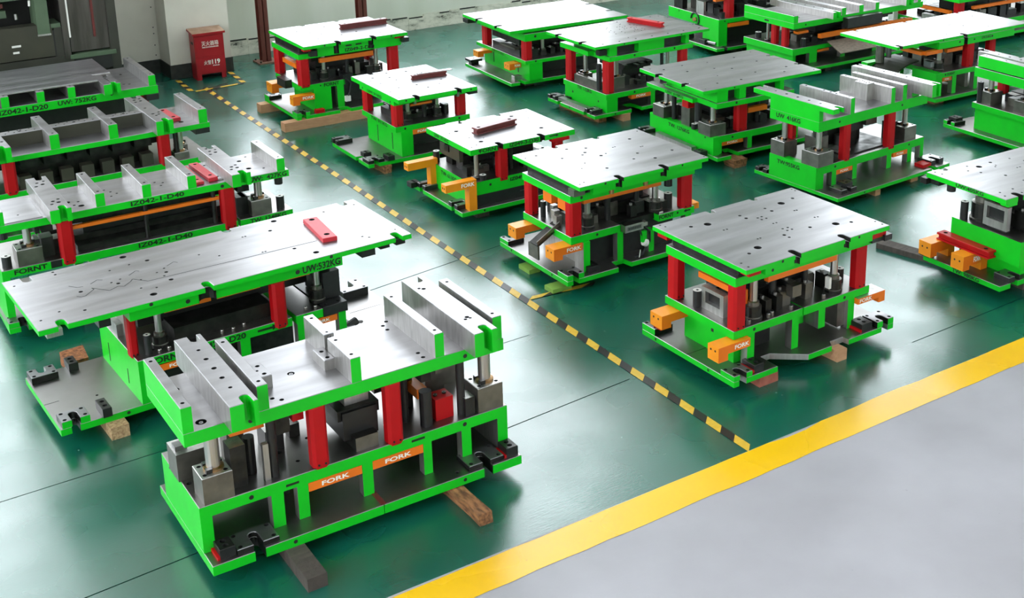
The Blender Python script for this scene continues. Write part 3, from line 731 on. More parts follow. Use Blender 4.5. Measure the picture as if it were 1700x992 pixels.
d.post(.677, .13, zs, .689, .022, 'round', bh=.10); d.post(1.745, .13, .425, .689, .024, 'round', bh=.12)
d.box('trough', .76, 1.40, .10, .5, zs, .52, 'steel_dark'); d.box('punch_holder', .56, 1.8, .2, .7, .60, .689, 'black'); d.box('stripper_plate', .6, 1.75, .3, .7, .5, .6, 'black')
d.box('orange_rail', .57, .66, .15, .19, .62, .65, 'orange'); d.box('orange_rail', .72, 1.02, .12, .16, .63, .66, 'orange'); d.box('orange_rail', 1.06, 1.35, .12, .16, .63, .66, 'orange'); d.box('orange_rail', 1.50, 1.70, .12, .16, .63, .66, 'orange')
d.box('cable_duct', 1.78, 1.90, .1, .4, .43, .62, 'black'); d.box('cable_duct', 1.80, 1.88, .2, .3, .62, .68, 'steel_dark')
bolts(d.e, [(.64, .04), (.70, .04), (1.05, .06), (1.12, .05), (1.2, .07), (1.68, .03), (1.62, .05)], zs)
d.spring(.58, .06, zs, .55, .022)
d.box('hanging_lug', 2.03, 2.13, .0, .14, .70, .765, 'black'); d.box('hanging_lug', 2.17, 2.24, .0, .12, .725, .765, 'steel_dark'); d.box('hanging_lug', 2.29, 2.36, .0, .12, .725, .765, 'steel_dark'); d.box('hanging_lug', .0, .09, .0, .10, .72, .765, 'steel_side'); d.box('hanging_lug', .30, .37, .02, .14, .69, .765, 'black')
d.box('side_cover', .50, .54, .42, .78, .42, .50, 'steel_side')
q = MB(); q.rod((1.93, .12, .17), (2.02, .14, .19), .03, 'black'); q.rod((2.02, .14, .18), (2.08, .18, .15), .012, 'steel'); q.box(1.90, 1.98, .06, .2, .125, .19, 'black'); q.build('sensor_cable', d.e, 'black sensor with cable')
d.letter('FORNT', 'F', .56, .78, .368, .41, 0); d.letter('IZ042-1-D20', 'F', .84, 1.18, .37, .41, 0); d.arrow(1.26, 1.40, .39, 0, .035)
d.letter('UW:532KG', 'F', 1.60, 1.87, .70, .75, 0)
wood(d, .26, .37, -.09, .7, .08, 'chipboard', 'pale chipboard block under the front edge of the bare-plate die', seed=2)
wood(d, .30, .43, .95, 1.12, .10, 'bark', 'rough red-brown chunk of wood on the floor behind the bare-plate die', wob=.02, seed=6)
wood(d, 1.9, 2.02, .1, .75, .08, 'beam_dark', 'dark timber under the right end of the bare-plate die', seed=3)
def strap(x, y, z, yaw, L, W, H, k, label, name='red_strap', square=True, tilt=0):
    hs = [(L*.10, 0, min(.02, W*.2)), (L*.84, 0, min(.02, W*.2))]
    mb = MB().prism(rect(0, L, -W/2, W/2), 0, H, [(a, b, r) for a, b, r in hs], side=k, top=k, hd=H*.8)
    o = mb.build(name); o.location = (x, y, z); o.rotation_euler = (R_(tilt), 0, R_(yaw))
    return top_thing(o, label, 'steel strap', 'red straps and bars lying on the dies')
def hbar(x, y, z, yaw, L, W, H, k, label, name='red_bar', web=True):
    e = bpy.data.objects.new(name, None); COL.objects.link(e); e.location = (x, y, z); e.rotation_euler = (0, 0, R_(yaw))
    top_thing(e, label, 'steel bar', 'red straps and bars lying on the dies')
    t = H*.28
    MB().prism(rect(0, L, -W/2, W/2), H-t, H, [(L*.1, 0, W*.2), (L*.88, 0, W*.2)], side=k, top=k, hd=t*.8).build('top_flange', e)
    MB().box(.005, L-.005, -W*.28, W*.28, t*.7, H-t, k).build('web', e)
    MB().box(0, L, -W/2, W/2, 0, t*.7, k).build('bottom_flange', e)
    return e
p_ = d.w(1.94, .60); strap(p_[0], p_[1], .80, d.yaw-97, .43, .10, .03, 'red_strap', 'pink red strap with two holes lying on the long bare plate')

# ------------------------------------------------------------------ ribbed die marked IZ042-1-D40
d = Die('ribbed die marked IZ042-1-D40 with two red straps lying on it', 1.1511, 8.9492, -.1, .08, 13)
d.plate('bottom_plate', 0, 2.25, 0, .9, .08, .12, [('F', .10, .05, .1)], [], top='shoe_top')
d.ulug(.0, .19, 0, .13, .12, .16, 'F', paint='FL')
zs = .515
d.plate('lower_shoe', .02, 1.715, .10, .68, .455, zs, [('F', 1.78, .06, .05)] and [], [(.3, .2, .01)], top='shoe_top', sh=[('F', .49, .488, .013), ('F', 1.66, .49, .013)])
d.plate('lower_shoe', 1.735, 2.156, .10, .68, .455, zs, [], [], top='shoe_top')
d.box('end_web', .02, .07, .10, .68, .12, .455, 'green'); d.box('end_web', 2.1, 2.156, .10, .68, .12, .455, 'green'); d.legs([(.6, .66), (1.1, 1.16), (1.5, 1.56)], .1, .68, .12, .455)
d.plate('upper_plate', .03, 2.15, .10, .67, .79, .845, [], [(.17, .4, .008), (.55, .33, .022), (.62, .2, .022), (.62, .3, .008), (.58, .24, .008), (.84, .45, .007), (.87, .38, .007), (.9, .32, .007), (.85, .28, .007), (1.15, .35, .007), (1.2, .4, .007), (1.22, .3, .007), (1.25, .36, .007), (1.56, .2, .022), (1.9, .3, .022), (1.9, .52, .018), (2.0, .24, .008), (1.98, .6, .008)], sh=[('F', .51, .815, .013), ('F', 1.62, .815, .014)])
Z0, Z1 = .845, .945
d.rib(.03, .085, .10, .67, Z0, Z1, left=True)
d.clampbar(.357, .50, -.075, .745, Z0, Z1, .445, holes=[(.41, .60, .009), (.44, .55, .011), (.39, .52, .010), (.46, .62, .008), (.42, .12, .010), (.45, .08, .011), (.40, .06, .009), (.46, .15, .009)])
d.rib(.702, .765, .10, .67, Z0, Z1); d.rib(1.032, 1.095, .10, .67, Z0, Z1); d.rib(1.364, 1.428, .10, .67, Z0, Z1)
d.clampbar(1.647, 1.79, -.075, .745, Z0, Z1, 1.735, holes=[(1.70, .60, .009), (1.73, .55, .011), (1.68, .52, .010), (1.75, .62, .008), (1.71, .12, .010), (1.74, .08, .011), (1.69, .06, .009), (1.75, .15, .009), (1.70, .68, .014)])
d.rib(2.058, 2.122, .10, .67, Z0, Z1)
d.plate('thin_plate', .04, .34, .12, .60, .8455, .8505, [], [(.1, .3, .006), (.2, .25, .006)], paint='', top='steel')
d.stop(.425, .525, .09, .18, .46, .79); d.stop(1.605, 1.71, .09, .18, .455, .79)
d.post(.23, .2, zs, .79, .028, 'block', .17, .12); d.post(1.925, .2, zs, .79, .03, 'block', .16, .12)
d.spring(.07, .16, zs, .79, .032, gap=(.60, .73)); d.spring(2.085, .17, zs, .79, .032, gap=(.62, .72))
d.box('orange_rail', .53, 1.60, .14, .17, .70, .725, 'orange'); d.box('trough', .55, 1.58, .16, .3, zs, .56, 'steel_dark'); d.box('trough', .55, 1.58, .3, .34, .56, .60, 'press_panel')
for x_ in (1.05, 1.56): MB().lathe(x_, .16, [(.018, zs, 'steel_dark'), (.018, .79, 'steel_dark')]).build('spring_pin', d.e)
d.inner(.3, 1.95, .12, .66, zs, .79, n=0, springs=0)
for (a, b) in ((.32, .40), (.28, .31), (1.75, 1.84), (1.79, 1.83)): d.box('cam_block', a, b, .2, .32, zs, .66, 'black', T='steel'); d.box('upper_insert', a, b, .15, .25, .72, .79, 'steel_dark')
d.letter('IZ042-1-D40', 'F', .94, 1.33, .80, .835, .10); d.letter('UW:  427KG', 'F', 1.83, 2.13, .798, .836, .10)
d.letter('IZ042-1-D40', 'F', .96, 1.36, .468, .505, .10); d.letter('FORNT', 'F', .10, .32, .468, .505, .10); d.letter('TW: 1248KG', 'F', 1.81, 2.10, .468, .505, .10)
d.box('nameplate', .345, .42, .0975, .10, .46, .512, 'black'); 
wood(d, .5, .62, .03, .8, .08, 'beam_dark', 'timber under the left part of the IZ042-1-D40 die', seed=2); wood(d, 1.7, 1.82, .03, .8, .08, 'beam_dark', 'timber under the right part of the IZ042-1-D40 die', seed=2)
p_ = d.w(1.475, .58); strap(p_[0], p_[1], .847, -91, .44, .06, .022, 'red_strap', 'left and lower of the two red straps on the IZ042-1-D40 die')
p_ = d.w(1.56, .60); strap(p_[0], p_[1], .847, -88, .44, .07, .03, 'red_strap', 'right and upper of the two red straps on the IZ042-1-D40 die')
p_ = d.w(1.625, .58); o = MB().prism(rect(0, .42, -.0, .035), 0, .012, [(.04, .018, .008), (.36, .018, .008)], side='steel_side').build('steel_strip'); o.location = (p_[0]-.014, p_[1], .846); o.rotation_euler = (0, 0, R_(-90)); top_thing(o, 'bare steel strip lying beside the two red straps', 'steel strip')

# ------------------------------------------------------------------ ribbed die with cross bars
d = Die('ribbed die with pale cross bars joining its ribs and one red strap', 1.2478, 10.9456, .94, .08, 14)
d.plate('bottom_plate', -.5, 2.1, -.12, .85, .08, .12, [], [], top='shoe_top')
zs = .455
d.plate('lower_shoe', -.35, 2.05, 0, .70, .40, zs, [], [], top='shoe_top')
d.box('end_web', 2.0, 2.05, 0, .70, .12, .40, 'green'); d.legs([(.3, .36), (.9, .96), (1.5, 1.56)], 0, .7, .12, .40)
d.plate('upper_plate', -.35, 2.06, 0, .70, .715, .762, [], [(1.85, .15, .022), (.5, .3, .008), (1.0, .4, .008)], sh=[('F', 1.71, .742, .014)])
Z0, Z1 = .762, .89
d.clampbar(.235, .36, -.15, .82, Z0, Z1, .29, holes=[(.3, .1, .01), (.33, .05, .01), (.3, .6, .01)])
d.rib(.694, .769, 0, .69, Z0, Z1); d.rib(1.18, 1.255, 0, .69, Z0, Z1); d.rib(1.965, 2.042, 0, .69, Z0, Z1)
d.clampbar(1.545, 1.693, -.15, .82, Z0, Z1, 1.63, holes=[(1.60, .68, .011), (1.64, .62, .010), (1.59, .60, .009), (1.65, .70, .009), (1.60, .35, .009), (1.60, .12, .011), (1.64, .08, .009), (1.61, .05, .009), (1.66, .15, .009)])
for a, b in ((-.1, .235), (.36, .694), (.769, 1.18), (1.255, 1.545)):
    m = (a+b)/2; hs = [(a+.05+i*.035, .33+(.03 if i % 2 else -.02), .006) for i in range(4)]+[(b-.05-i*.035, .33+(.03 if i % 2 else -.02), .006) for i in range(4)]+[(m, .33, .014)]
    d.plate('cross_bar', a, b, .265, .38, Z0, Z1-.012, [], hs, paint='', bare='press_panel', top='steel')
d.stop(1.59, 1.69, -.01, .08, .43, .715); d.stop(.30, .40, -.01, .08, .43, .715)
d.post(1.80, .1, zs, .715, .028, 'block', .13, .06); d.post(1.87, .3, zs, .715, .022, 'block', .1, .06)
d.spring(1.75, .06, zs, .715, .014, False)
d.box('hanging_lug', 1.93, 2.06, .02, .2, .66, .715, 'black'); d.box('punch_holder', .3, 1.7, .2, .6, .6, .715, 'black')
for i in range(7): d.box('cam_block', .42+i*.17, .52+i*.17, .04, .14, zs, .56, 'press_panel')
for i in range(6): d.box('upper_insert', .45+i*.19, .60+i*.19, .08, .2, .62, .70, 'steel_dark')
d.box('die_block', .4, 1.55, .2, .6, zs, .6, 'steel_dark')
d.box('orange_rail', 1.42, 1.56, .45, .60, .70, .715, 'orange')
wood(d, .4, .52, 0, .8, .08, 'beam_dark', 'timber under the die with pale cross bars, left', seed=2); wood(d, 1.7, 1.82, 0, .8, .08, 'beam_dark', 'timber under the die with pale cross bars, right', seed=2)
p_ = d.w(1.80, .56); strap(p_[0], p_[1], .763, -86, .36, .09, .03, 'red_strap', 'red strap lying on the die with pale cross bars')

# ------------------------------------------------------------------ farthest die of the left row
d = Die('farthest die of the left row, marked UW: 752KG, in front of the grey press', 1.25, 12.65, 0, .08, 15)
d.plate('bottom_plate', -.8, 2.1, -.1, 1.05, .08, .12, [], [], top='shoe_top'); zs = .36
d.plate('lower_shoe', -.6, 2.08, 0, .95, .30, zs, [], [], top='shoe_top'); d.legs([(-.3, -.24), (.6, .66), (1.4, 1.46), (2.0, 2.06)], 0, .9, .12, .30)
d.plate('upper_plate', -.6, 2.075, 0, .95, .66, .745, [], [(1.85, .2, .014), (1.88, .65, .014), (1.8, .22, .014)], sh=[('F', 1.62, .72, .015)])
Z0, Z1 = .745, .852
for a in (-.05, .61, .93, 1.215): d.rib(a, a+.07, 0, .9, Z0, Z1)
d.rib(1.99, 2.06, 0, .93, Z0, Z1)
d.clampbar(1.53, 1.69, -.11, .3, Z0, Z1, 1.63)
q = MB().prism([(-.6, .06, 'F'), (1.52, .06, 'N'), (1.52, .31, 'N'), (1.70, .31, 'R'), (1.70, 1.02, 'B'), (-.6, 1.02, 'L')], Z1+.001, Z1+.018, [], side='steel_side', top='steel', dirs={c: 'steel_side' for c in 'FRBL'})
for i, (a, b) in enumerate(((.4, 1.05), (.3, .8), (.55, 1.4), (.5, 1.2), (1.35, 1.55))): q.box(a, b, .14+.07*i, .145+.07*i, Z1+.0181, Z1+.0186, 'hole')
q.build('cover_plate', d.e, 'loose steel cover plate')
d.box('die_block', -.3, 1.8, .2, .8, zs, .66, 'black'); d.stop(1.92, 2.0, .1, .18, zs, .66); d.stop(-.2, -.1, 0, .09, zs-.02, .66)
d.box('hanging_lug', 1.95, 2.07, -.02, .12, .6, .66, 'black'); d.box('orange_rail', 1.5, 1.66, .0, .04, .40, .43, 'orange'); d.box('orange_rail', 1.63, 1.66, .0, .04, .43, .5, 'orange')
d.letter('IZ042-1-D20', 'F', .58, 1.02, .675, .725, 0); d.letter('UW: 752KG', 'F', 1.11, 1.47, .685, .73, 0)
wood(d, .3, .42, 0, .9, .08, 'beam_dark', 'timber under the farthest die of the left row, left', seed=2); wood(d, 1.7, 1.82, 0, .9, .08, 'beam_dark', 'timber under the farthest die of the left row, right', seed=2)

# ------------------------------------------------------------------ middle row, nearest: die with the scratched grey plate
d = Die('near right die with a scratched dark grey plate and three orange fork brackets', 4.7787, 5.4523, .87, .08, 21)
bp = [(0, 0, 'F'), (.045, 0, 'N'), (.05, .08, 'N'), (.10, .08, 'N'), (.105, 0, 'F'), (.375, 0, 'N'), (.375, .16, 'N'), (.45, .16, 'N'), (.65, .0, 'F'), (.865, 0, 'N'), (.90, .05, 'N'), (1.02, .05, 'N'), (1.025, 0, 'F'), (1.345, 0, 'N'), (1.35, .10, 'N'), (1.40, .10, 'N'), (1.405, 0, 'F'), (1.46, 0, 'R'), (1.46, .95, 'B'), (0, .95, 'L')]
MB().prism(bp, .08, .12, [(.3, .3, .006)], side='green', top='shoe_top', notch='steel_side').sidehole('L', .25, .10, 0, .01).sidehole('L', .8, .10, 0, .01).build('bottom_plate', d.e)
q = MB(); q.box(0, .2, .47, .474, .1202, .1208, 'hole'); q.build('scribe_line', d.e)
d.ulug(0, .155, 0, .13, .12, .158, 'F', paint='FL', slot=.055, dp=.09, k='steel_dark')
d.ulug(0, .155, .81, .95, .12, .168, 'B', paint='L', slot=.06)
d.ulug(1.30, 1.46, -.0, .14, .12, .165, 'F', paint='F', slot=.05); d.ulug(1.30, 1.46, .81, .95, .12, .165, 'B', slot=.05)
d.keeper(.19, .27, .02, .14, .12, .17, red='L'); d.keeper(1.17, 1.27, .02, .13, .12, .175, red='L')
zs, zu = .395, .70
d.plate('lower_shoe', .095, .70, .12, .82, .338, zs, [], [(.15, .7, .008)], top='shoe_top', sh=[('F', .27, .365, .012)])
d.plate('lower_shoe', .71, 1.33, .12, .82, .338, zs, [], [], top='shoe_top', sh=[('F', 1.09, .365, .012)])
ow = MB().box(.17, .23, .20, .70, .12, .338, 'green').build('end_web', d.e); MB().box(.169, .17, .40, .425, .26, .31, 'hole').build('slot', ow)
d.leg(.215, .275, .12, .18, .12, .338); d.leg(.607, .668, .12, .18, .12, .338); d.leg(.85, .912, .12, .3, .20, .338); d.leg(.78, .84, .25, .31, .2, .28); d.leg(1.13, 1.19, .12, .18, .12, .338); d.leg(1.13, 1.19, .7, .76, .12, .338); d.leg(.6, .66, .7, .76, .12, .338)
d.box('side_web', 1.06, 1.13, .15, .6, .14, .33, 'steel_mid'); d.box('core_block', .3, .58, .3, .7, .12, .33, 'black')
d.hook(-.055, .17, .665, .79, .275, .333, .04, word=None); d.hook(-.055, .213, .09, .195, .275, .333, .045, word=(.08, .20))
o = d.box('fork_bracket', 1.195, 1.46, .09, .22, .292, .335, 'orange', 'orange fork bracket marked FORK', T='steel_side'); MB().box(1.40, 1.46, .09, .22, .255, .292, 'orange').build('bracket_toe', o); lettering(o, 'FORK', 'F', 1.21, 1.33, .30, .328, .09, 'white_paint', 'white word FORK')

d.box('red_pad', -.02, .05, .72, .8, .2, .25, 'red')
d.plate('riser_plate', .10, .62, .12, .82, .70, .762, [], [], sh=[], label=None); d.plate('riser_plate', .62, 1.34, .12, .82, .70, .762, [], [])
d.box('spacer', .14, 1.3, .14, .80, .762, .838, 'steel_dark'); d.box('red_pad', .12, .22, .02, .1, .80, .838, 'red'); d.box('red_pad', .09, .17, .8, .9, .80, .838, 'red'); d.box('red_pad', 1.2, 1.33, .0, .08, .80, .838, 'red')
d.plate('front_strip', .24, 1.30, .0, .05, .79, .838, [('F', .51, .05, .035), ('F', .955, .05, .035)], [], sh=[('F', .30, .81, .011)])
H10 = [(.384, .730, .026), (.265, .761, .014), (.401, .583, .006), (.429, .583, .006), (.667, .659, .013), (.666, .722, .009), (.735, .616, .007), (.772, .618, .007), (.736, .578, .007), (.777, .577, .007), (.904, .659, .013), (.900, .723, .008), (1.061, .731, .026), (1.196, .758, .013), (1.035, .572, .006), (1.053, .567, .006), (1.055, .396, .006), (1.077, .388, .006), (.749, .477, .006), (.776, .476, .006), (.732, .369, .007), (.775, .366, .007), (.736, .328, .007), (.776, .326, .007), (.898, .281, .013), (1.081, .224, .026), (1.188, .184, .013), (.663, .281, .013), (.661, .232, .008), (.477, .334, .006), (.500, .334, .006), (.375, .223, .026), (.265, .182, .013), (.115, .905, .006), (.127, .864, .006), (.116, .024, .006), (.120, .094, .006), (1.325, .097, .006), (1.325, .033, .006), (1.325, .90, .006), (1.325, .865, .006)]
d.plate('upper_plate', .07, 1.35, -.01, .93, .838, .87, [('F', .51, .05, .085), ('F', .955, .05, .085), ('B', .56, .05, .06), ('B', .965, .05, .05)], H10, sh=[('F', .375, .854, .01), ('F', 1.06, .854, .01)], hd=.03)
d.stop(.095, .20, .115, .20, .385, zu); d.stop(.095, .19, .71, .81, .385, zu); d.stop(1.20, 1.30, .115, .20, .385, zu); d.stop(1.20, 1.30, .72, .81, .385, zu)
d.post(1.06, .2, zs, .80, .026, 'round', bh=.13); d.post(.33, .2, zs, .80, .026, 'round', bh=.13)
d.spring(.16, .56, zs, .51, .03); d.spring(1.20, .28, zs, .50, .03); d.spring(1.14, .16, .70, .80, .036, False); d.box('hanging_lug', 1.30, 1.37, -.02, .04, .77, .81, 'black'); d.box('hanging_lug', 1.2, 1.3, -.0, .08, .77, .80, 'black')
# grey block with a window, seen through the left opening
q = MB(); Y0, Y1, Z0, Z1 = .31, .53, zs, .55
q.box(.17, .22, Y0, Y1, Z0, Z0+.05, 'steel_side'); q.box(.17, .22, Y0, Y1, Z1-.025, Z1, 'steel_side'); q.box(.17, .22, Y0, Y0+.035, Z0+.05, Z1-.025, 'steel_side'); q.box(.17, .22, Y1-.04, Y1, Z0+.05, Z1-.025, 'steel_side')
ow = q.build('window_block', d.e, 'grey steel block with a window'); MB().box(.2, .24, Y0+.03, Y1-.03, Z0+.05, Z1-.03, 'black').build('dark_pocket', ow)
d.box('orange_rail', .20, .26, .22, .60, .58, .62, 'orange'); d.box('orange_rail', .24, .30, .22, .34, .50, .60, 'orange'); d.box('orange_rail', .40, 1.02, .14, .18, .65, .70, 'orange')
d.inner(.24, 1.15, .14, .8, zs, zu, n=8, springs=2)
d.box('cam_block', .62, .70, .14, .2, .48, .56, 'steel_mid'); d.box('cam_block', .98, 1.0, .16, .2, .44, .52, 'white_trim')
bolts(d.e, [(.42, .15), (.46, .16), (.25, .15), (.62, .15), (.92, .15)], zs, .014, .03, 'steel_mid', 'steel')
wood(d, .24, .40, .02, .16, .08, 'wood_red', 'reddish wood block under the near corner of the scratched-plate die', wob=.004, seed=3)
wood(d, .86, .98, -.03, .6, .085-.005, 'wood_light', 'pale wood block under the front edge of the scratched-plate die', taper=.5, seed=4)
wood(d, .3, .42, .6, .9, .08, 'beam_dark', 'dark wood block under the rear of the scratched-plate die', seed=2)

# ------------------------------------------------------------------ second: die with the grey connector
d = Die('die with a grey connector and cables hanging at its front edge', 4.7808, 7.3611, .07, .08, 22)
bp = [(0, 0, 'F'), (.05, 0, 'N'), (.055, .08, 'N'), (.10, .08, 'N'), (.105, 0, 'F'), (.47, 0, 'N'), (.49, .12, 'N'), (.60, .12, 'N'), (.615, .03, 'F'), (1.36, .03, 'R'), (1.36, 1.0, 'B'), (0, 1.0, 'L')]
MB().prism(bp, .08, .12, [], side='green', top='shoe_top').sidehole('L', .22, .10, 0, .01).sidehole('L', .82, .10, 0, .01).build('bottom_plate', d.e)
d.ulug(0, .15, 0, .14, .12, .165, 'F', paint='FL', slot=.05, dp=.09); d.ulug(0, .15, .87, 1.0, .12, .158, 'B', paint='L', slot=.05)
d.keeper(.22, .32, .04, .16, .12, .165)
zs, zu = .42, .69
d.plate('lower_shoe', .10, .56, .10, .79, .36, zs, [], [], top='shoe_top', sh=[('F', .34, .39, .011)])
d.plate('lower_shoe', .93, 1.29, .10, .79, .36, zs, [], [], top='shoe_top', sh=[('F', 1.12, .395, .01)])
d.box('shoe_core', .55, .94, .16, .79, .37, zs-.004, 'steel_dark')
d.leg(.20, .26, .08, .2, .12, .36); d.leg(.53, .585, .1, .16, .12, .36); d.leg(1.2, 1.26, .1, .16, .12, .36); d.leg(.85, .90, .12, .18, .12, .30)
d.box('end_web', .26, .3, .15, .75, .12, .36, 'steel_side'); d.box('core_block', .32, 1.15, .2, .7, .12, .35, 'black')  # black block placed and sized to darken the bright plate glare behind it
d.hook(-.055, .20, .65, .77, .295, .355, .035); d.hook(-.055, .20, .10, .22, .295, .355, .035, word=(.06, .19)); d.box('fork_guide', 1.29, 1.42, .2, .32, .34, .39, 'amber')
q = MB(); q.hexa([(-.05, .33, .30), (-.05, .44, .30), (.16, .44, .42), (.16, .33, .42), (-.06, .33, .315), (-.06, .44, .315), (.15, .44, .435), (.15, .33, .435)], 'steel_dark')
q.hexa([(-.05, .33, .30), (.16, .33, .42), (.16, .34, .42), (-.05, .34, .30), (-.06, .33, .345), (.15, .33, .465), (.15, .34, .465), (-.06, .34, .345)], 'steel_mid')
q.box(-.06, -.045, .32, .46, .20, .31, 'steel_mid'); q.build('scrap_chute', d.e, 'sloping steel chute')
d.plate('riser_plate', .10, 1.29, .10, .79, zu, .75, [], [], sh=[('F', .2, .72, .012)]); d.box('spacer', .14, 1.25, .14, .77, .75, .825, 'steel_dark')
d.box('hanging_lug', .08, .18, .02, .10, .77, .822, 'steel_mid')
H9 = [(.24, .80, .012), (.53, .80, .010), (.67, .73, .010), (.37, .62, .009), (.55, .60, .009), (.60, .64, .011), (.66, .50, .011), (.72, .52, .006), (.86, .62, .006), (.88, .62, .006), (.93, .38, .010), (.82, .28, .012), (1.05, .50, .006), (1.07, .50, .006), (.97, .20, .011), (.52, .22, .010), (1.2, .28, .013), (1.1, .72, .011), (.45, .42, .006), (.36, .33, .006), (.14, .86, .006), (.14, .8, .006), (.14, .03, .006), (.19, .05, .006), (1.3, .0, .006), (1.28, .86, .006)]
d.plate('upper_plate', .10, 1.32, -.03, .93, .825, .857, [('F', .475, .05, .08), ('F', .90, .05, .085), ('B', .48, .05, .06), ('B', .895, .05, .05)], H9, sh=[('F', .33, .842, .01), ('F', 1.06, .842, .009)], hd=.02)
d.plate('front_strip', .24, 1.28, -.0, .06, .765, .825, [('F', .475, .06, .04), ('F', .90, .06, .04)], [], sh=[('F', .2, .8, .01)])
for x_ in (.42, .74): MB().lathe(x_, .02, [(.02, .73, 'bronze'), (.02, .79, 'steel')], 10).build('knurled_stud', d.e)
d.stop(.10, .21, .10, .19, .41, zu); d.stop(.10, .19, .68, .78, .41, zu); d.stop(1.17, 1.28, .10, .19, .40, zu); d.stop(1.18, 1.28, .68, .78, .41, zu)
d.post(.32, .2, zs, .765, .024, 'round', bh=.12); d.post(.97, .2, zs, .765, .026, 'round', bh=.11)
d.box('tag', .955, .99, .12, .125, .40, .43, 'white_trim', label='white tag')
d.spring(1.10, .2, zs, zu, .034, gap=(.54, .60)); d.spring(.17, .6, zs, .55, .022)
d.box('orange_rail', .26, 1.0, .16, .20, .635, .67, 'orange'); d.box('orange_rail', .16, .22, .25, .37, .57, .66, 'orange'); d.box('orange_rail', .16, .22, .46, .58, .57, .66, 'orange')
d.inner(.22, 1.15, .14, .77, zs, zu, n=8, springs=2, tones=('black', 'steel_dark', 'steel_mid'))
for (x_, y_, z_) in ((.16, .42, .46), (.14, .36, .44), (.2, .5, .47)): d.box('sensor_bracket', x_, x_+.05, y_, y_+.05, zs, z_+.06, 'steel_side')
# connector
q = MB(); q.box(.555, .73, .03, .09, .37, .43, 'steel_mid', F='steel_side', T='steel_dark'); q.box(.575, .71, .026, .03, .385, .415, 'steel')
for i in range(8): q.box(.585+i*.015, .592+i*.015, .0255, .026, .39, .41, 'hole')
q.box(.73, .77, .03, .08, .39, .42, 'steel_side'); q.build('connector', d.e, 'grey multi-pin connector')
q = MB()
pts = [(.70, .05, .37), (.73, .03, .30), (.76, .03, .22), (.73, .04, .16), (.66, .05, .14)]
for a, b in zip(pts, pts[1:]): q.rod(a, b, .01, 'cable', 8)
pts = [(.74, .05, .39), (.80, .04, .33), (.80, .04, .25), (.77, .05, .2)]
for a, b in zip(pts, pts[1:]): q.rod(a, b, .008, 'cable', 8)
q.rod((.73, .03, .26), (.76, .03, .245), .03, 'white_trim', 10); q.box(.715, .755, .02, .05, .26, .35, 'green'); q.rod((.70, .03, .2), (.69, .03, .14), .004, 'white_trim', 6)
q.build('hanging_cable', d.e, 'black cables with a white plug')
d.letter('FORNT', 'F', .935, 1.08, .375, .41, .10); d.arrow(1.18, 1.25, .395, .10, .025, left=True)
wood(d, -.02, .08, .52, .68, .035, 'wood_green', 'small olive-green wood slab under the left edge of the connector die', seed=1)
o = wood(d, .03, .20, .10, .22, .035, 'wood_green', 'larger olive-green wood slab at the near corner of the connector die', seed=2); o.location.x -= .10
wood(d, .12, .24, .3, .9, .08, 'beam_dark', 'timber under the left end of the connector die', seed=2); wood(d, 1.1, 1.22, .1, .9, .08, 'beam_dark', 'timber under the right end of the connector die', seed=2)

# ------------------------------------------------------------------ third: low die with goalpost brackets
d = Die('low die carrying a thick brown red bar, with two orange goalpost brackets', 4.8387, 9.1022, -.155, .08, 23)
bp = [(0, 0, 'F'), (.98, 0, 'R'), (.98, .93, 'B'), (0, .93, 'L'), (0, .81, 'N'), (.07, .80, 'N'), (.07, .76, 'N'), (0, .75, 'L'), (0, .20, 'N'), (.07, .19, 'N'), (.07, .15, 'N'), (0, .14, 'L')]
MB().prism(bp, .08, .12, [], side='green', top='shoe_top').sidehole('F', .22, .10, 0, .01).build('bottom_plate', d.e)
d.ulug(.0, .18, .70, .86, .12, .16, 'L', k='black', slot=.05); d.ulug(.0, .18, .09, .25, .12, .16, 'L', k='black'); d.keeper(-.06, .03, .86, .95, .11, .16, k='black')
zs, zu = .345, .60
mb = MB().box(.13, 1.2, .06, .85, .225, zs, 'green', T='shoe_top').sidehole('F', .32, .30, .06, .012); mb.build('lower_shoe', d.e)
mb = MB().box(.13, .9, .06, .85, .12, .225, 'green', F='black'); mb.build('end_web', d.e)
d.plate('upper_plate', .13, 1.205, .05, .88, zu, .65, [('F', .43, .05, .08), ('F', .86, .05, .08), ('B', .45, .05, .07), ('B', .87, .05, .06)],
        [(.30, .62, .022), (.33, .22, .022), (.98, .26, .022), (.95, .74, .022), (.18, .8, .006), (.22, .6, .006), (.2, .4, .006), (.3, .38, .006), (.4, .3, .006), (.25, .16, .006), (.18, .12, .006), (1.1, .12, .006), (1.1, .45, .006), (1.05, .6, .006), (1.0, .5, .006), (1.15, .8, .006)], sh=[('F', .22, .63, .012)], hd=.012)
d.stop(.41, .51, .055, .14, .30, zu); d.stop(1.0, 1.09, .055, .14, .34, zu); d.post(.24, .16, zs, zu, .020, 'round', bh=.03)
d.spring(.17, .78, zs, .45, .03); d.spring(.27, .10, zs, .39, .03); d.spring(1.14, .2, zs, .44, .03); d.spring(1.1, .12, .55, zu, .035, False)
d.box('trough', .5, .56, .2, .5, zs, .46, 'steel'); d.inner(.16, 1.15, .12, .84, zs, zu, n=7, springs=1)
d.box('side_cover', .15, .19, .3, .66, .47, .58, 'press_panel', label='grey side cover'); d.box('side_cover', .14, .17, .48, .56, .52, .58, 'steel_dark')
for y0_, y1_ in ((.0, .08), (.72, .80)):
    d.hook(-.15, .15, y0_, y1_, .33, .40, 0, 'amber', post=(.075, .15, .12), word=(.0, .13) if y0_ == 0 else None)
d.box('red_pad', .96, 1.14, .04, .1, .57, zu, 'red'); d.box('steel_flap', .62, .80, .06, .3, .175, .185, 'steel')
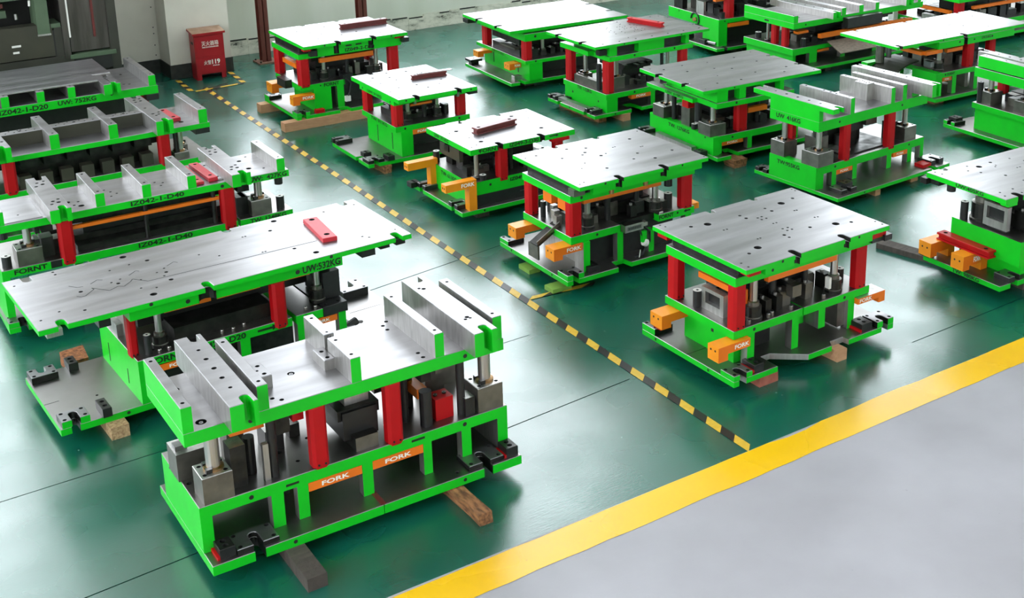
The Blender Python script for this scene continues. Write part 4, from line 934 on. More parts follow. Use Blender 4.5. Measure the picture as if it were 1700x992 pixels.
d.letter('FORNT', 'F', .22, .42, .607, .643, .05); d.letter('IZ049-3-D30', 'F', .52, .82, .607, .643, .05); d.arrow(.93, 1.03, .63, .05, .024); d.letter('IZ049', 'F', .52, .66, .29, .325, .06)
d.letter('UW: 311KG', 'L', .72, .45, .608, .642, .13); d.letter('TW: 611KG', 'L', .62, .33, .28, .32, .13)
wood(d, .2, .32, .1, .9, .08, 'beam_dark', 'timber under the left of the goalpost-bracket die', seed=2); wood(d, .8, .92, .1, .9, .08, 'beam_dark', 'timber under the right of the goalpost-bracket die', seed=2)
hbar(5.235, 9.55, .65, 9, .46, .085, .055, 'dark_red', 'thick brown red bar lying on the low die with goalpost brackets')

# ------------------------------------------------------------------ fourth: die on a tall green box
d = Die('square-topped die on a tall green slotted box, carrying a thin red bar', 4.7419, 10.7938, -.28, .08, 24)
bp = [(0, 0, 'F'), (.06, 0, 'N'), (.065, .09, 'N'), (.11, .09, 'N'), (.115, 0, 'F'), (1.15, 0, 'R'), (1.15, .88, 'B'), (0, .88, 'L'), (0, .30, 'N'), (.06, .29, 'N'), (.06, .25, 'N'), (0, .24, 'L')]
MB().prism(bp, .08, .12, [], side='green', top='shoe_top').build('bottom_plate', d.e)
d.ulug(0, .17, .76, .90, .12, .165, 'L', k='black'); d.ulug(0, .17, 0, .14, .12, .155, 'F', k='steel_dark'); d.keeper(.2, .27, -.02, .1, .12, .17); d.keeper(.06, .14, .24, .32, .12, .16)
zs, zu = .43, .65
ow = MB().box(.37, .44, .02, .81, .12, .375, 'green').build('end_web', d.e)
q = MB(); q.box(.3685, .37, .22, .235, .15, .32, 'hole'); q.box(.3685, .37, .56, .575, .15, .32, 'hole'); q.build('slit', ow, 'dark vertical slit')
d.leg(.44, .50, .03, .09, .12, .375); d.leg(1.04, 1.1, .03, .09, .12, .375); d.box('core_block', .5, 1.0, .3, .75, .12, .37, 'black')
d.plate('lower_shoe', .32, 1.14, .03, .82, .375, zs, [], [], top='shoe_top', sh=[('F', .42, .40, .012), ('F', 1.02, .405, .012)])
d.fork(.50, .72, .325, .372, .031)
d.plate('riser_plate', .31, 1.10, .02, .82, zu, .70, [], [], sh=[('L', .10, .675, .011), ('L', .75, .675, .011)])
d.plate('upper_plate', .30, 1.16, -.11, 1.0, .70, .742, [('F', .50, .05, .085), ('F', .96, .05, .085), ('B', .51, .05, .06)], [(.45, .8, .011), (.6, .72, .013), (.62, .6, .009), (.42, .55, .009), (.5, .3, .009), (.7, .3, .013), (.38, .7, .006), (.75, .15, .010), (.9, .2, .012), (1.0, .35, .012), (.85, .85, .011), (.65, .9, .010), (.34, .92, .006), (.34, -.04, .006), (.40, -.05, .006), (1.1, -.04, .006), (.36, .2, .009)], sh=[('F', .38, .722, .01), ('F', 1.09, .722, .01)], hd=.02)
d.stop(.32, .42, .035, .14, .42, zu); d.stop(.32, .41, .71, .81, .42, zu); d.stop(1.01, 1.11, .035, .12, .42, zu); d.stop(1.03, 1.11, .72, .8, .42, zu)
d.post(.52, .16, zs, .70, .02, 'round', bh=.10); d.post(.84, .16, zs, .70, .02, 'round', bh=.12)
for x_ in (.50, .97): d.box('steel_key', x_-.012, x_+.012, -.06, -.02, .655, .70, 'steel')
d.box('orange_rail', .54, .78, .14, .18, .58, .60, 'orange'); d.spring(.96, .2, zs, .52, .03); d.inner(.42, 1.05, .1, .8, zs, zu, n=6, springs=1, tones=('black', 'steel_dark'))
d.box('die_cover', .43, .5, .24, .6, zs, .50, 'black'); d.box('hanging_lug', 1.10, 1.20, -.04, .04, .65, .70, 'black')
d.letter('UW: 311KG', 'L', .62, .30, .66, .69, .31); d.letter('TW: 911KG', 'L', .60, .22, .385, .42, .32)
wood(d, .14, .24, -.02, .35, .08, 'wood_brown', 'split brown wood piece at the near corner of the tall-box die', wob=.012, seed=5); wood(d, .9, 1.02, .1, .8, .08, 'beam_dark', 'timber under the right of the tall-box die', seed=2)
hbar(5.49, 11.30, .742, -5, .38, .05, .045, 'dark_red', 'thin dark red bar lying on the square-topped tall-box die')
o = MB().prism(rect(0, .38, -.03, .03), 0, .006, [(.05, 0, .01), (.33, 0, .01)], side='steel_side', top='steel').build('steel_strip'); o.location = (5.56, 11.315, .788); o.rotation_euler = (0, 0, R_(-6)); top_thing(o, 'thin steel strip resting on the thin dark red bar', 'steel strip')

# ------------------------------------------------------------------ fifth: farthest of the middle row, on two light beams
d = Die('die raised on two pale wooden beams, farthest in the row beside the tape', 4.7772, 12.6873, -.3, .10, 25)
bp = [(0, 0, 'F'), (.05, 0, 'N'), (.055, .08, 'N'), (.10, .08, 'N'), (.105, 0, 'F'), (.50, 0, 'N'), (.51, .1, 'N'), (.62, .1, 'N'), (.63, 0, 'F'), (1.35, 0, 'R'), (1.35, 1.0, 'B'), (0, 1.0, 'L')]
MB().prism(bp, .10, .14, [], side='green', top='shoe_top').build('bottom_plate', d.e)
d.ulug(0, .15, 0, .14, .14, .18, 'F', paint='FL', slot=.05, dp=.09); d.ulug(0, .15, .85, 1.0, .14, .18, 'B', paint='L')
zs, zu = .45, .74
d.plate('lower_shoe', .10, .62, .10, .85, .39, zs, [], [], top='shoe_top', sh=[('F', .33, .42, .009)]); d.plate('lower_shoe', .80, 1.3, .10, .85, .39, zs, [], [], top='shoe_top')
d.box('end_web', .25, .45, .10, .7, .14, .39, 'green', F='green'); d.leg(.52, .6, .1, .16, .14, .39); d.leg(1.2, 1.26, .1, .16, .14, .39); d.box('core_block', .5, 1.15, .3, .7, .14, .38, 'black')
d.hook(-.01, .16, .70, .87, .30, .36, .05); d.hook(-.01, .24, .06, .16, .29, .35, .04, word=(.10, .23))
d.box('sensor_block', .02, .10, .35, .6, .38, .47, 'black'); d.box('sensor_block', .6, .72, .1, .2, .30, .5, 'black'); d.box('plug', .60, .66, .06, .1, .2, .26, 'white_trim'); d.box('red_pad', .22, .32, .0, .06, .14, .18, 'red')
q = MB()
pts = [(.62, .09, .46), (.68, .08, .40), (.66, .08, .3), (.64, .08, .26)]
for a, b in zip(pts, pts[1:]): q.rod(a, b, .01, 'cable', 8)
q.build('hanging_cable', d.e)
d.plate('riser_plate', .10, 1.32, .10, .90, zu, .80, [], [], sh=[('F', 1.2, .77, .012)]); d.box('spacer', .13, 1.28, .13, .86, .80, .872, 'steel_dark')
d.plate('front_strip', .30, 1.30, .04, .10, .76, .872, [('F', .52, .06, .04), ('F', .93, .06, .04)], [])
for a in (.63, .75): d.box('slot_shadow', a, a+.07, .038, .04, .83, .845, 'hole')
d.plate('upper_plate', .12, 1.35, -.03, 1.02, .872, .907, [('F', .52, .055, .09), ('F', .94, .055, .09), ('B', .52, .05, .05), ('B', .94, .05, .05)],
        [(.35, .75, .013), (.55, .85, .01), (.7, .8, .01), (.45, .6, .01), (.6, .62, .008), (.52, .45, .01), (.75, .55, .006), (.62, .4, .006), (.7, .3, .01), (.4, .25, .012), (.18, .95, .006), (.18, .03, .006), (1.1, .8, .012), (1.1, .15, .012), (.9, .35, .01), (1.3, .5, .006)], sh=[('F', .36, .89, .01), ('F', 1.15, .89, .01)], hd=.02)
d.stop(.10, .22, .09, .19, .42, zu); d.stop(.10, .2, .76, .88, .44, zu); d.stop(1.17, 1.29, .09, .19, .44, zu); d.stop(1.19, 1.29, .76, .88, .44, zu)
d.box('red_pad', .14, .22, .02, .1, .84, .872, 'red'); d.box('red_pad', 1.22, 1.33, .02, .1, .84, .872, 'red'); d.box('hanging_lug', 1.28, 1.36, -.04, .03, .80, .85, 'black'); d.box('hanging_lug', .2, .28, .0, .06, .78, .84, 'black')
d.post(.42, .2, zs, zu, .022, 'round', bh=.12); d.post(1.05, .2, zs, zu, .022, 'round', bh=.1); d.spring(1.14, .3, zs, .52, .03)
d.box('orange_rail', .36, 1.0, .15, .19, .66, .71, 'orange'); d.box('orange_rail', .14, .2, .3, .7, .6, .65, 'orange'); d.inner(.2, 1.18, .14, .84, zs, zu, n=8, springs=1)
d.letter('FORNT', 'F', .37, .55, .40, .44, .10); d.letter('IZ049-2-D30', 'F', .62, .97, .77, .81, .04)
wood(d, -.16, 1.5, -.03, .09, .10, 'wood_light', 'long pale beam under the near side of the farthest tape-row die', seed=7); wood(d, -.11, 1.5, .84, .97, .10, 'wood_light', 'long pale beam under the far side of the farthest tape-row die', seed=8)
hbar(5.575, 13.24, .907, -.5, .57, .07, .06, 'dark_red', 'long dark red bar lying on the die raised on pale beams')

# ------------------------------------------------------------------ third row
d = Die('die with a blank white-gleaming plate and two orange brackets near the back wall', 7.4159, 12.5804, -2.4, .08, 31)
bp = [(0, 0, 'F'), (.12, 0, 'N'), (.13, .09, 'N'), (.18, .09, 'N'), (.19, 0, 'F'), (1.5, 0, 'R'), (1.5, 1.22, 'B'), (0, 1.22, 'L')]
MB().prism(bp, .08, .12, [], side='green', top='shoe_top').build('bottom_plate', d.e)
d.plate('locating_block', .0, .16, 1.06, 1.22, .16, .19, [], [(.08, 1.14, .01)], paint='', bare='steel_dark'); d.box('spacer', .03, .13, 1.1, 1.18, .12, .16, 'steel_dark'); d.plate('locating_block', .1, .2, .1, .18, .12, .17, [], [], paint='')
zs, zu = .365, .60
ow = MB().box(.24, .32, -.02, 1.14, .12, .33, 'green').build('end_web', d.e); q = MB(); q.box(.2385, .24, .25, .27, .17, .3, 'hole'); q.box(.2385, .24, .88, .90, .17, .3, 'hole'); q.build('slit', ow, 'dark vertical slit')
d.leg(.32, .42, -.02, .08, .12, .33); d.box('core_block', .5, 1.4, .3, .9, .12, .32, 'black')
d.plate('lower_shoe', .20, 1.5, 0, 1.28, .32, zs, [], [], top='shoe_top', sh=[('F', .34, .345, .012)])
d.hook(.04, .24, .93, 1.06, .28, .32, .035); d.hook(.08, .24, .18, .32, .25, .305, .02, word=(.15, .23))
d.plate('riser_plate', .20, 1.5, .0, 1.25, zu, .69, [], [], sh=[('F', .34, .65, .016)]); d.plate('upper_plate', 0, 1.66, .0, 1.24, .715, .75, [('L', .86, .06, .09), ('L', .36, .06, .09), ('R', .86, .06, .09), ('R', .36, .06, .09)], [(1.2, .7, .008)], hd=.012)
d.box('spacer', .15, 1.45, .06, 1.1, .69, .715, 'green')
d.stop(.20, .31, .01, .12, .355, zu); d.stop(.20, .3, 1.02, 1.14, .355, zu); d.post(.55, .2, zs, zu, .022, 'round', bh=.08)
d.box('die_cover', .26, .34, .25, .95, zs, .44, 'black'); d.box('die_cover', .26, .34, .25, .95, .5, .58, 'steel_dark'); d.box('side_cover', .22, .28, .3, .7, .44, .46, 'steel_mid'); d.box('hanging_lug', -.02, .1, 1.06, 1.2, .66, .71, 'black')
d.inner(.32, 1.3, .1, 1.1, zs, zu, n=7, springs=1); d.letter('TW: 1131KG', 'L', .86, .55, .325, .355, .20)
wood(d, .3, .42, .2, 1.1, .08, 'beam_dark', 'timber under the left of the white-gleaming die', seed=2); wood(d, 1.1, 1.22, .2, 1.1, .08, 'beam_dark', 'timber under the right of the white-gleaming die', seed=2)

d = Die('die with a dotted steel plate carrying a bright red bar', 7.4414, 10.8645, -.1, .08, 32)
bp = [(0, 0, 'F'), (.49, 0, 'N'), (.50, .2, 'N'), (.62, .2, 'N'), (.63, 0, 'F'), (1.4, 0, 'R'), (1.4, .95, 'B'), (0, .95, 'L'), (0, .75, 'N'), (.06, .74, 'N'), (.06, .70, 'N'), (0, .69, 'L'), (0, .22, 'N'), (.06, .21, 'N'), (.06, .17, 'N'), (0, .16, 'L')]
MB().prism(bp, .08, .12, [], side='green', top='shoe_top').sidehole('L', .5, .1, 0, .01).sidehole('F', .27, .1, 0, .01).build('bottom_plate', d.e)
d.ulug(.0, .12, .80, .95, .12, .16, 'L', k='black'); d.ulug(.0, .14, .06, .2, .12, .165, 'L', k='black'); d.keeper(.1, .16, .7, .78, .12, .15); d.box('angle_strip', .03, .09, .22, .78, .12, .155, 'steel_side', T='steel', label='bare steel angle strip')
zs, zu = .335, .69
ow = MB().box(.165, .25, .01, .84, .12, .28, 'green').sidehole('L', .68, .22, .165, .014).sidehole('L', .17, .22, .165, .012).build('end_web', d.e)
d.leg(.25, .31, .01, .07, .12, .28); d.leg(.76, .82, .01, .07, .12, .28); d.box('core_block', .4, 1.2, .3, .7, .12, .27, 'black'); d.fork(.50, .76, .225, .275, .012)
d.plate('lower_shoe', .15, 1.36, .0, .85, .275, zs, [], [], top='shoe_top', sh=[('F', .53, .305, .014), ('F', 1.2, .31, .014)])
d.plate('riser_plate', .20, 1.34, -.0, .75, zu, .745, [], [], sh=[('F', .53, .72, .013), ('F', 1.08, .72, .013)]); d.plate('riser_plate', .12, .2, .3, .86, .71, .765, [], [], label='short green ledge')
q = MB()
for a, b in ((.21, .31), (.60, .95), (1.25, 1.30)): q.box(a, b, .02, .7, .745, .855, 'green')
q.box(.31, .60, .1, .12, .745, .855, 'black'); q.box(.95, 1.25, .1, .12, .745, .855, 'black'); q.box(.2, 1.3, .66, .7, .745, .855, 'green'); q.build('riser_frame', d.e, 'green frame with dark windows')
rr = random.Random(8); HH = [(.1, .85, .007), (.1, .1, .007), (1.5, .85, .007), (1.5, .08, .007)]+[(.15+.11*i, .06+(.04 if i % 2 else 0), .009) for i in range(0, 13, 2)]+[(.2+.12*i, .88, .009) for i in range(0, 11, 2)]
for i in range(46):
    x_, y_ = rr.gauss(.78, .16), rr.gauss(.5, .15)
    if all((x_-a)**2+(y_-b)**2 > (.018+r)**2 for a, b, r in HH) and .1 < x_ < 1.4 and .15 < y_ < .82: HH.append((x_, y_, .006))
d.plate('upper_plate', .0, 1.56, -.02, .96, .855, .885, [('L', .74, .06, .07), ('L', .27, .06, .08), ('R', .27, .05, .06), ('R', .74, .05, .06)], HH, sh=[('F', .38, .87, .009), ('F', 1.16, .87, .009)], hd=.015)
d.stop(.165, .27, .0, .11, .325, zu); d.stop(.165, .26, .73, .84, .325, .71); d.stop(1.18, 1.28, .0, .1, .33, zu)
d.post(.42, .2, zs, zu, .03, 'block', .15, .13); d.post(.30, .62, zs, zu, .025, 'block', .12, .1); d.box('trough', .2, .26, .2, .7, zs, .42, 'steel_mid'); d.spring(.21, .22, zs, .62, .03, False); d.box('hanging_lug', .1, .2, .05, .12, .76, .82, 'black')
d.inner(.5, 1.0, .1, .8, zs, .56, n=4, springs=0, block=True); d.spring(.98, .1, zs, zu, .02, False); d.post(1.06, .1, zs, zu, .02, 'round', bh=.06)
d.letter('TW: 1153KG', 'L', .56, .28, .285, .325, .15)
wood(d, .12, .22, .1, .9, .08, 'wood_brown', 'brown block under the left end of the dotted-plate die', seed=3); wood(d, .36, .46, -.02, .3, .08, 'wood_light', 'pale block under the near front of the dotted-plate die', seed=3); wood(d, 1.1, 1.2, .1, .9, .08, 'beam_dark', 'timber under the right of the dotted-plate die', seed=3)
hbar(8.50, 11.70, .885, -76, .50, .07, .05, 'red', 'bright red bar lying on the dotted steel plate')

d = Die('die marked TW: 1276KG with a plain grey plate on a windowed green frame', 7.6105, 8.9737, -2.33, .08, 33)
bp = [(-.03, -.0, 'F'), (.14, -.0, 'N'), (.15, .2, 'N'), (.25, .2, 'N'), (.26, .05, 'F'), (1.5, .05, 'R'), (1.5, 1.2, 'B'), (-.16, 1.2, 'L'), (-.16, .25, 'N'), (-.03, .2, 'L')]
MB().prism(bp, .08, .12, [], side='green', top='shoe_top').build('bottom_plate', d.e)
zs, zu = .305, .60
MB().box(-.03, .05, .07, 1.15, .12, zs, 'green').sidehole('L', .2, .28, -.03, .01).build('end_web', d.e)
d.plate('lower_shoe', .05, 1.45, .09, 1.15, .235, zs, [], [], top='shoe_top', sh=[('F', .22, .27, .012)]); d.leg(.05, .09, .09, .2, .12, .235); d.leg(.41, .465, .09, .15, .12, .235); d.leg(1.0, 1.06, .09, .15, .12, .235); d.fork(.11, .37, .19, .232, .11); d.box('core_block', .15, 1.3, .5, .9, .12, .23, 'black')
d.box('angle_strip', -.12, -.06, .30, .92, .12, .165, 'steel_side', T='steel', label='bare steel angle strip'); d.keeper(-.15, -.06, .12, .22, .12, .17); d.ulug(-.16, -.0, 1.05, 1.18, .12, .16, 'L', k='black')
d.plate('riser_plate', -.02, .95, .04, .9, zu, .655, [], [], sh=[('F', .22, .63, .013)]); d.plate('riser_plate', -.08, .0, .35, 1.14, .60, .64, [], [], label='green ledge marked UW: 610KG')
q = MB()
for a, b in ((-.0, .13), (.27, .35), (.54, .58), (.78, .83)): q.box(a, b, .06, .9, .655, .765, 'green')
q.box(.13, .27, .14, .16, .655, .765, 'black'); q.box(.35, .54, .14, .16, .655, .765, 'black'); q.box(.58, .78, .14, .16, .655, .765, 'black'); q.box(0, .83, .8, .9, .655, .765, 'green'); q.build('riser_frame', d.e, 'green frame with dark windows')
d.plate('upper_plate', -.175, 1.305, .05, 1.13, .765, .80, [('L', .82, .06, .07), ('L', .375, .06, .07), ('R', .82, .06, .07), ('R', .375, .06, .07)], [(-.1, 1.05, .006), (-.1, .12, .006), (.0, .95, .009), (.25, .98, .009), (.15, .75, .012), (.55, .95, .009), (.45, .7, .009), (.6, .6, .009), (.7, .35, .009), (.4, .2, .010), (.12, .22, .010), (.9, .95, .009), (1.0, .7, .009), (1.1, .35, .011), (.95, .2, .010), (1.2, 1.05, .006), (1.25, .1, .006), (.3, .45, .006)], sh=[('F', .2, .783, .01)], hd=.02)
d.stop(.29, .42, .10, .19, .30, zu); d.post(.06, .2, zs, zu, .028, 'block', .19, .12); d.post(.06, .98, zs, zu, .026, 'block', .19, .12)
d.box('orange_rail', .46, .70, .15, .2, .46, .51, 'orange'); d.box('red_pad', -.02, .06, .5, .6, .5, .6, 'red'); d.spring(.04, .82, zs, zu, .025, False); d.box('side_cover', .0, .1, .5, .64, zs, .50, 'steel_mid'); d.box('side_cover', .02, .1, .3, .44, zs, .40, 'steel_side')
d.spring(.0, .36, .40, .6, .035, False); d.spring(-.0, .42, zs, .36, .03); d.inner(.1, 1.2, .16, 1.05, zs, zu, n=6, springs=1)
d.letter('TW: 1276KG', 'L', .82, .46, .245, .285, -.03); d.letter('UW: 610KG', 'L', .80, .50, .608, .638, -.08)
wood(d, .12, .3, -.06, .1, .08, 'wood_brown', 'dark splintered chunk under the near corner of the TW: 1276KG die', wob=.015, seed=9); wood(d, .9, 1.0, .2, .9, .08, 'beam_dark', 'timber under the middle of the TW: 1276KG die', seed=3)

d = Die('ribbed die marked UW 416KG and TW: 955KG with a thick green end wall', 7.7197, 7.4908, 3.21, .08, 34)
bp = [(0, 0, 'F'), (1.30, 0, 'N'), (1.31, .08, 'N'), (1.36, .08, 'N'), (1.37, 0, 'F'), (1.56, 0, 'R'), (1.56, 1.04, 'B'), (0, 1.04, 'L')]
MB().prism(bp, .08, .115, [], side='green', top='shoe_top').sidehole('F', .35, .095, 0, .009).build('bottom_plate', d.e)
zs, zu = .325, .66
MB().box(.0, .07, .27, .85, .115, zs, 'green').build('end_web', d.e)
d.plate('lower_shoe', .07, 1.50, .27, .85, .25, zs, [], [(.12, .35, .01)], top='shoe_top', sh=[('F', .25, .29, .012), ('F', 1.28, .29, .011)])
d.legs([(.07, .10), (.21, .27), (.49, .548), (.965, 1.03), (1.265, 1.325), (1.45, 1.50)], .27, .85, .115, .25)
d.fork(.272, .487, .205, .248, .272); d.fork(1.06, 1.26, .205, .248, .272)
d.ulug(-.0, .1, .88, 1.03, .115, .15, 'L'); d.ulug(.1, .3, .05, .2, .115, .15, 'F', k='steel_dark'); d.keeper(.2, .3, .1, .2, .115, .18); d.ulug(1.36, 1.54, .06, .22, .115, .16, 'F', k='black'); d.box('red_pad', 1.24, 1.36, .06, .16, .115, .145, 'red')
d.plate('upper_plate', .0, 1.50, .26, .86, zu, .755, [], [(.33, .5, .02), (.3, .7, .016), (.7, .6, .01), (.6, .4, .008)], sh=[('F', .27, .71, .012), ('F', 1.13, .71, .012)])
Z0, Z1 = .755, .905
mb = MB().box(.0, .05, .26, .86, Z0, .86, 'green'); mb.build('end_web', d.e)
d.clampbar(.0, .14, .10, 1.08, .86, Z1, .10, left=True, w_=.045, dp=.07)
d.box('rib_foot', .05, .13, .3, .82, Z0, .86, 'steel_side')
d.rib(.40, .452, .25, .88, Z0, Z1, holes=[(.426, .3, .008), (.426, .45, .009), (.426, .52, .009), (.426, .6, .009), (.426, .82, .008)]); d.rib(.955, 1.008, .25, .88, Z0, Z1); d.rib(1.118, 1.175, .25, .88, Z0, Z1)
d.clampbar(1.289, 1.41, .05, 1.03, Z0+.04, Z1+.01, 1.37, w_=.04, dp=.07); d.box('rib_foot', 1.29, 1.40, .28, .84, Z0, Z0+.04, 'green', L='steel_side')
d.plate('stop_block_steel', .86, .955, .46, .62, Z0, Z1+.01, [], [(.89, .5, .007), (.93, .5, .007), (.89, .58, .007), (.93, .58, .007), (.91, .54, .007)], paint='', label='tall pale steel block')
q = MB(); q.lathe(.30, .68, [(.01, Z0, 'steel'), (.01, .80, 'steel'), (.035, .80, 'steel'), (.035, .812, 'steel')], 14); q.build('steel_disc', d.e, 'round steel disc'); q = MB(); q.lathe(.36, .38, [(.01, Z0, 'steel'), (.01, .80, 'steel'), (.035, .80, 'steel'), (.035, .812, 'steel')], 14); q.box(.34, .38, .38, .50, .80, .81, 'steel'); q.build('steel_disc', d.e)
d.stop(.36, .45, .265, .35, .30, zu); d.stop(.97, 1.07, .265, .35, .29, zu); d.stop(.12, .2, .7, .82, .46, zu)
d.post(.12, .36, zs, zu, .028, 'block', .20, .13); d.post(.10, .76, zs, zu, .028, 'block', .17, .14); d.post(1.33, .38, zs, zu, .028, 'block', .17, .13); d.box('cam_block', .25, .4, .5, .65, zs, .50, 'steel_mid', T='steel')
d.box('cam_block', 1.15, 1.25, .4, .5, zs, .5, 'black'); d.box('cam_block', .62, .82, .45, .6, .5, .6, 'black'); d.box('cam_block', .66, .78, .5, .7, zs, .5, 'steel_dark'); d.box('cam_block', .8, .95, .4, .6, .54, zu, 'steel_mid'); d.box('trough', .46, .60, .4, .7, zs, .36, 'steel_side')
d.box('cam_block', .50, .95, .60, .78, zs, .60, 'steel_dark'); d.box('glare_mask', .45, 1.12, .33, .84, zs, zs+.012, 'steel_dark'); d.box('cam_block', .56, .64, .48, .58, zs, .46, 'black', T='steel_mid')  # wide dark block added to stop a reflection; thin dark sheet covers the shoe's glare
d.letter('UW  416KG', 'L', .78, .48, .69, .735, .0); d.letter('TW:955KG', 'L', .75, .47, .255, .295, .0)
wood(d, .55, .62, .04, .9, .08, 'wood_light', 'pale wood block under the near front of the UW 416KG die', seed=3); wood(d, 1.10, 1.2, .08, .9, .08, 'wood_light', 'pale wood block under the right front of the UW 416KG die', seed=4)

d = Die('die marked UW:405KG at the right edge, red bar across its brackets', 7.3208, 5.4383, -1.2, .08, 35)
bp = [(0, 0, 'F'), (.12, 0, 'N'), (.13, .09, 'N'), (.19, .09, 'N'), (.20, 0, 'F'), (1.5, 0, 'R'), (1.5, .74, 'B'), (0, .74, 'L')]
MB().prism(bp, .08, .122, [], side='green', top='shoe_top').build('bottom_plate', d.e)
d.ulug(.10, .28, -.0, .14, .122, .165, 'F', k='black'); d.keeper(.0, .06, .68, .78, .11, .15)
zs, zu = .455, .77
MB().box(.13, 1.4, -.05, .60, .26, zs, 'green', T='shoe_top').build('lower_shoe', d.e); MB().box(.22, .3, -.0, .58, .122, .26, 'green').build('end_web', d.e)
for y0_ in (.30, .62):
    o = d.hook(-.07, .20, y0_-.01, y0_+.11, .185, .27, .0, 'orange', post=(.13, .20, .122), word=(.04, .12) if y0_ < .5 else None)
    MB().box(-.07, .0, y0_-.01, y0_+.11, .155, .185, 'orange', L='amber').build('bracket_toe', o)
d.plate('upper_plate', -.03, 1.5, -.01, .74, .77, .81, [('F', .13, .055, .08), ('B', .13, .055, .06)], [(.396, .60, .024), (.55, .62, .014), (.30, .50, .008), (.25, .58, .007), (.33, .66, .007), (.5, .53, .006), (.53, .55, .006), (.4, .35, .009), (.7, .3, .014), (.62, .42, .006), (.65, .42, .006), (.55, .2, .007), (.42, .2, .007), (.02, .70, .007), (.03, .64, .007), (.03, .05, .007), (.06, .12, .007), (.19, .03, .007), (.20, .12, .007), (.8, .5, .007), (.75, .6, .007)], hd=.03)
d.box('front_strip', .0, .10, -.01, .06, .745, .77, 'green')
d.spring(.17, .52, zs, .60, .03); d.spring(.04, .55, .70, .77, .034, False); d.box('hanging_lug', .0, .1, .64, .74, .72, .77, 'black'); d.box('hanging_lug', -.05, .0, .72, .78, .72, .765, 'steel_dark')
q = MB(); Y0, Y1, Z0, Z1 = .12, .34, zs+.02, .66
q.box(.17, .21, Y0, Y1, Z0, Z0+.06, 'steel_side'); q.box(.17, .21, Y0, Y1, Z1-.03, Z1, 'steel_side'); q.box(.17, .21, Y0, Y0+.03, Z0+.06, Z1-.03, 'steel_side'); q.box(.17, .21, Y1-.03, Y1, Z0+.06, Z1-.03, 'steel_side')
ow = q.build('window_block', d.e, 'grey steel block with a window'); MB().box(.2, .24, Y0+.02, Y1-.02, zs, Z1, 'black').build('dark_pocket', ow)
d.post(.28, .44, zs, zu, .04, 'round', bh=.2); d.box('orange_rail', .2, .3, .2, .34, .72, .77, 'orange'); d.box('orange_rail', .33, .36, .0, .03, .62, .68, 'orange'); d.inner(.25, 1.3, .02, .58, zs, zu, n=7, springs=2); d.post(.40, .05, zs, zu, .04, 'round', bh=.12)
d.stop(1.28, 1.38, .0, .09, zs, zu); d.stop(1.28, 1.38, .5, .59, zs, zu); d.box('support_leg', 1.28, 1.36, .0, .55, .122, .26, 'green')
d.letter('UW:405KG', 'L', .45, .19, .777, .806, -.03); d.letter('TW: 980KG', 'L', .45, .19, .084, .118, .0)
wood(d, .10, .22, .55, 1.28, .045, 'beam_dark', 'dark flat timber lying on the floor behind the UW:405KG die', seed=3, rot=14); wood(d, .32, .42, .04, .5, .08, 'beam_dark', 'timber under the left of the UW:405KG die', seed=3); wood(d, 1.2, 1.3, .1, .7, .08, 'beam_dark', 'timber under the right of the UW:405KG die', seed=3)
p_ = d.w(.085, .66); hbar(p_[0], p_[1], .27, -91.2, .50, .085, .06, 'red', 'bright red bar laid across the two orange brackets at the right edge')

# ------------------------------------------------------------------ fourth row
d = Die('die at the top edge with a coiled black hose on its green end', 10.4854, 12.4724, -3, .08, 41)
d.plate('bottom_plate', 0, 1.6, 0, 1.1, .08, .12, [('F', .15, .05, .1)], [], top='shoe_top'); zs, zu = .48, .80
d.plate('lower_shoe', .10, 1.5, .1, 1.25, .42, zs, [], [], top='shoe_top', sh=[('L', 1.0, .45, .012), ('F', .2, .45, .012)])
d.box('end_web', .10, .16, .1, .45, .12, .42, 'green'); d.box('end_web', .10, .16, .45, 1.25, .34, .42, 'green'); d.leg(.16, .24, .1, .18, .12, .42); d.box('core_block', .3, 1.3, .3, .9, .12, .4, 'black'); d.box('fork_guide', .25, .6, .1, .16, .36, .41, 'orange')
q = MB()
for i in range(8):
    a0, a1 = PI*.15*i, PI*.15*(i+1); q.rod((.09, .62+.09*math.cos(a0), .40+.09*math.sin(a0)), (.09, .62+.09*math.cos(a1), .40+.09*math.sin(a1)), .010, 'cable', 6)
q.rod((.08, .62, .42), (.08, .60, .38), .03, 'bronze', 8); q.build('hose', d.e, 'coiled black hose')
d.box('side_cover', .11, .14, .45, .62, zs, .66, 'steel_side', label='pale steel cover'); d.keeper(.02, .12, .3, .42, .12, .18); d.keeper(.02, .14, .7, .9, .12, .18); q = MB(); q.rod((.05, .4, .15), (.10, .15, .15), .02, 'steel'); q.build('steel_pin', d.e)
d.stop(.26, .38, .12, .24, .44, zu); d.box('orange_rail', .12, .7, .2, .26, .70, .75, 'orange'); d.box('orange_rail', .5, .9, .1, .14, .74, .78, 'orange'); d.spring(.2, .16, zs, .56, .035, False); d.inner(.2, 1.4, .15, 1.1, zs, zu, n=6, springs=2)
d.box('side_cover', .12, .2, .95, 1.15, zs, .8, 'steel_dark'); d.plate('upper_plate', .05, 1.55, .05, 1.2, zu, .86, [], [(.2, .2, .01)])
wood(d, .4, .5, .1, 1, .08, 'beam_dark', 'timber under the left of the coiled-hose die', seed=3); wood(d, 1.2, 1.3, .1, 1, .08, 'beam_dark', 'timber under the right of the coiled-hose die', seed=3)

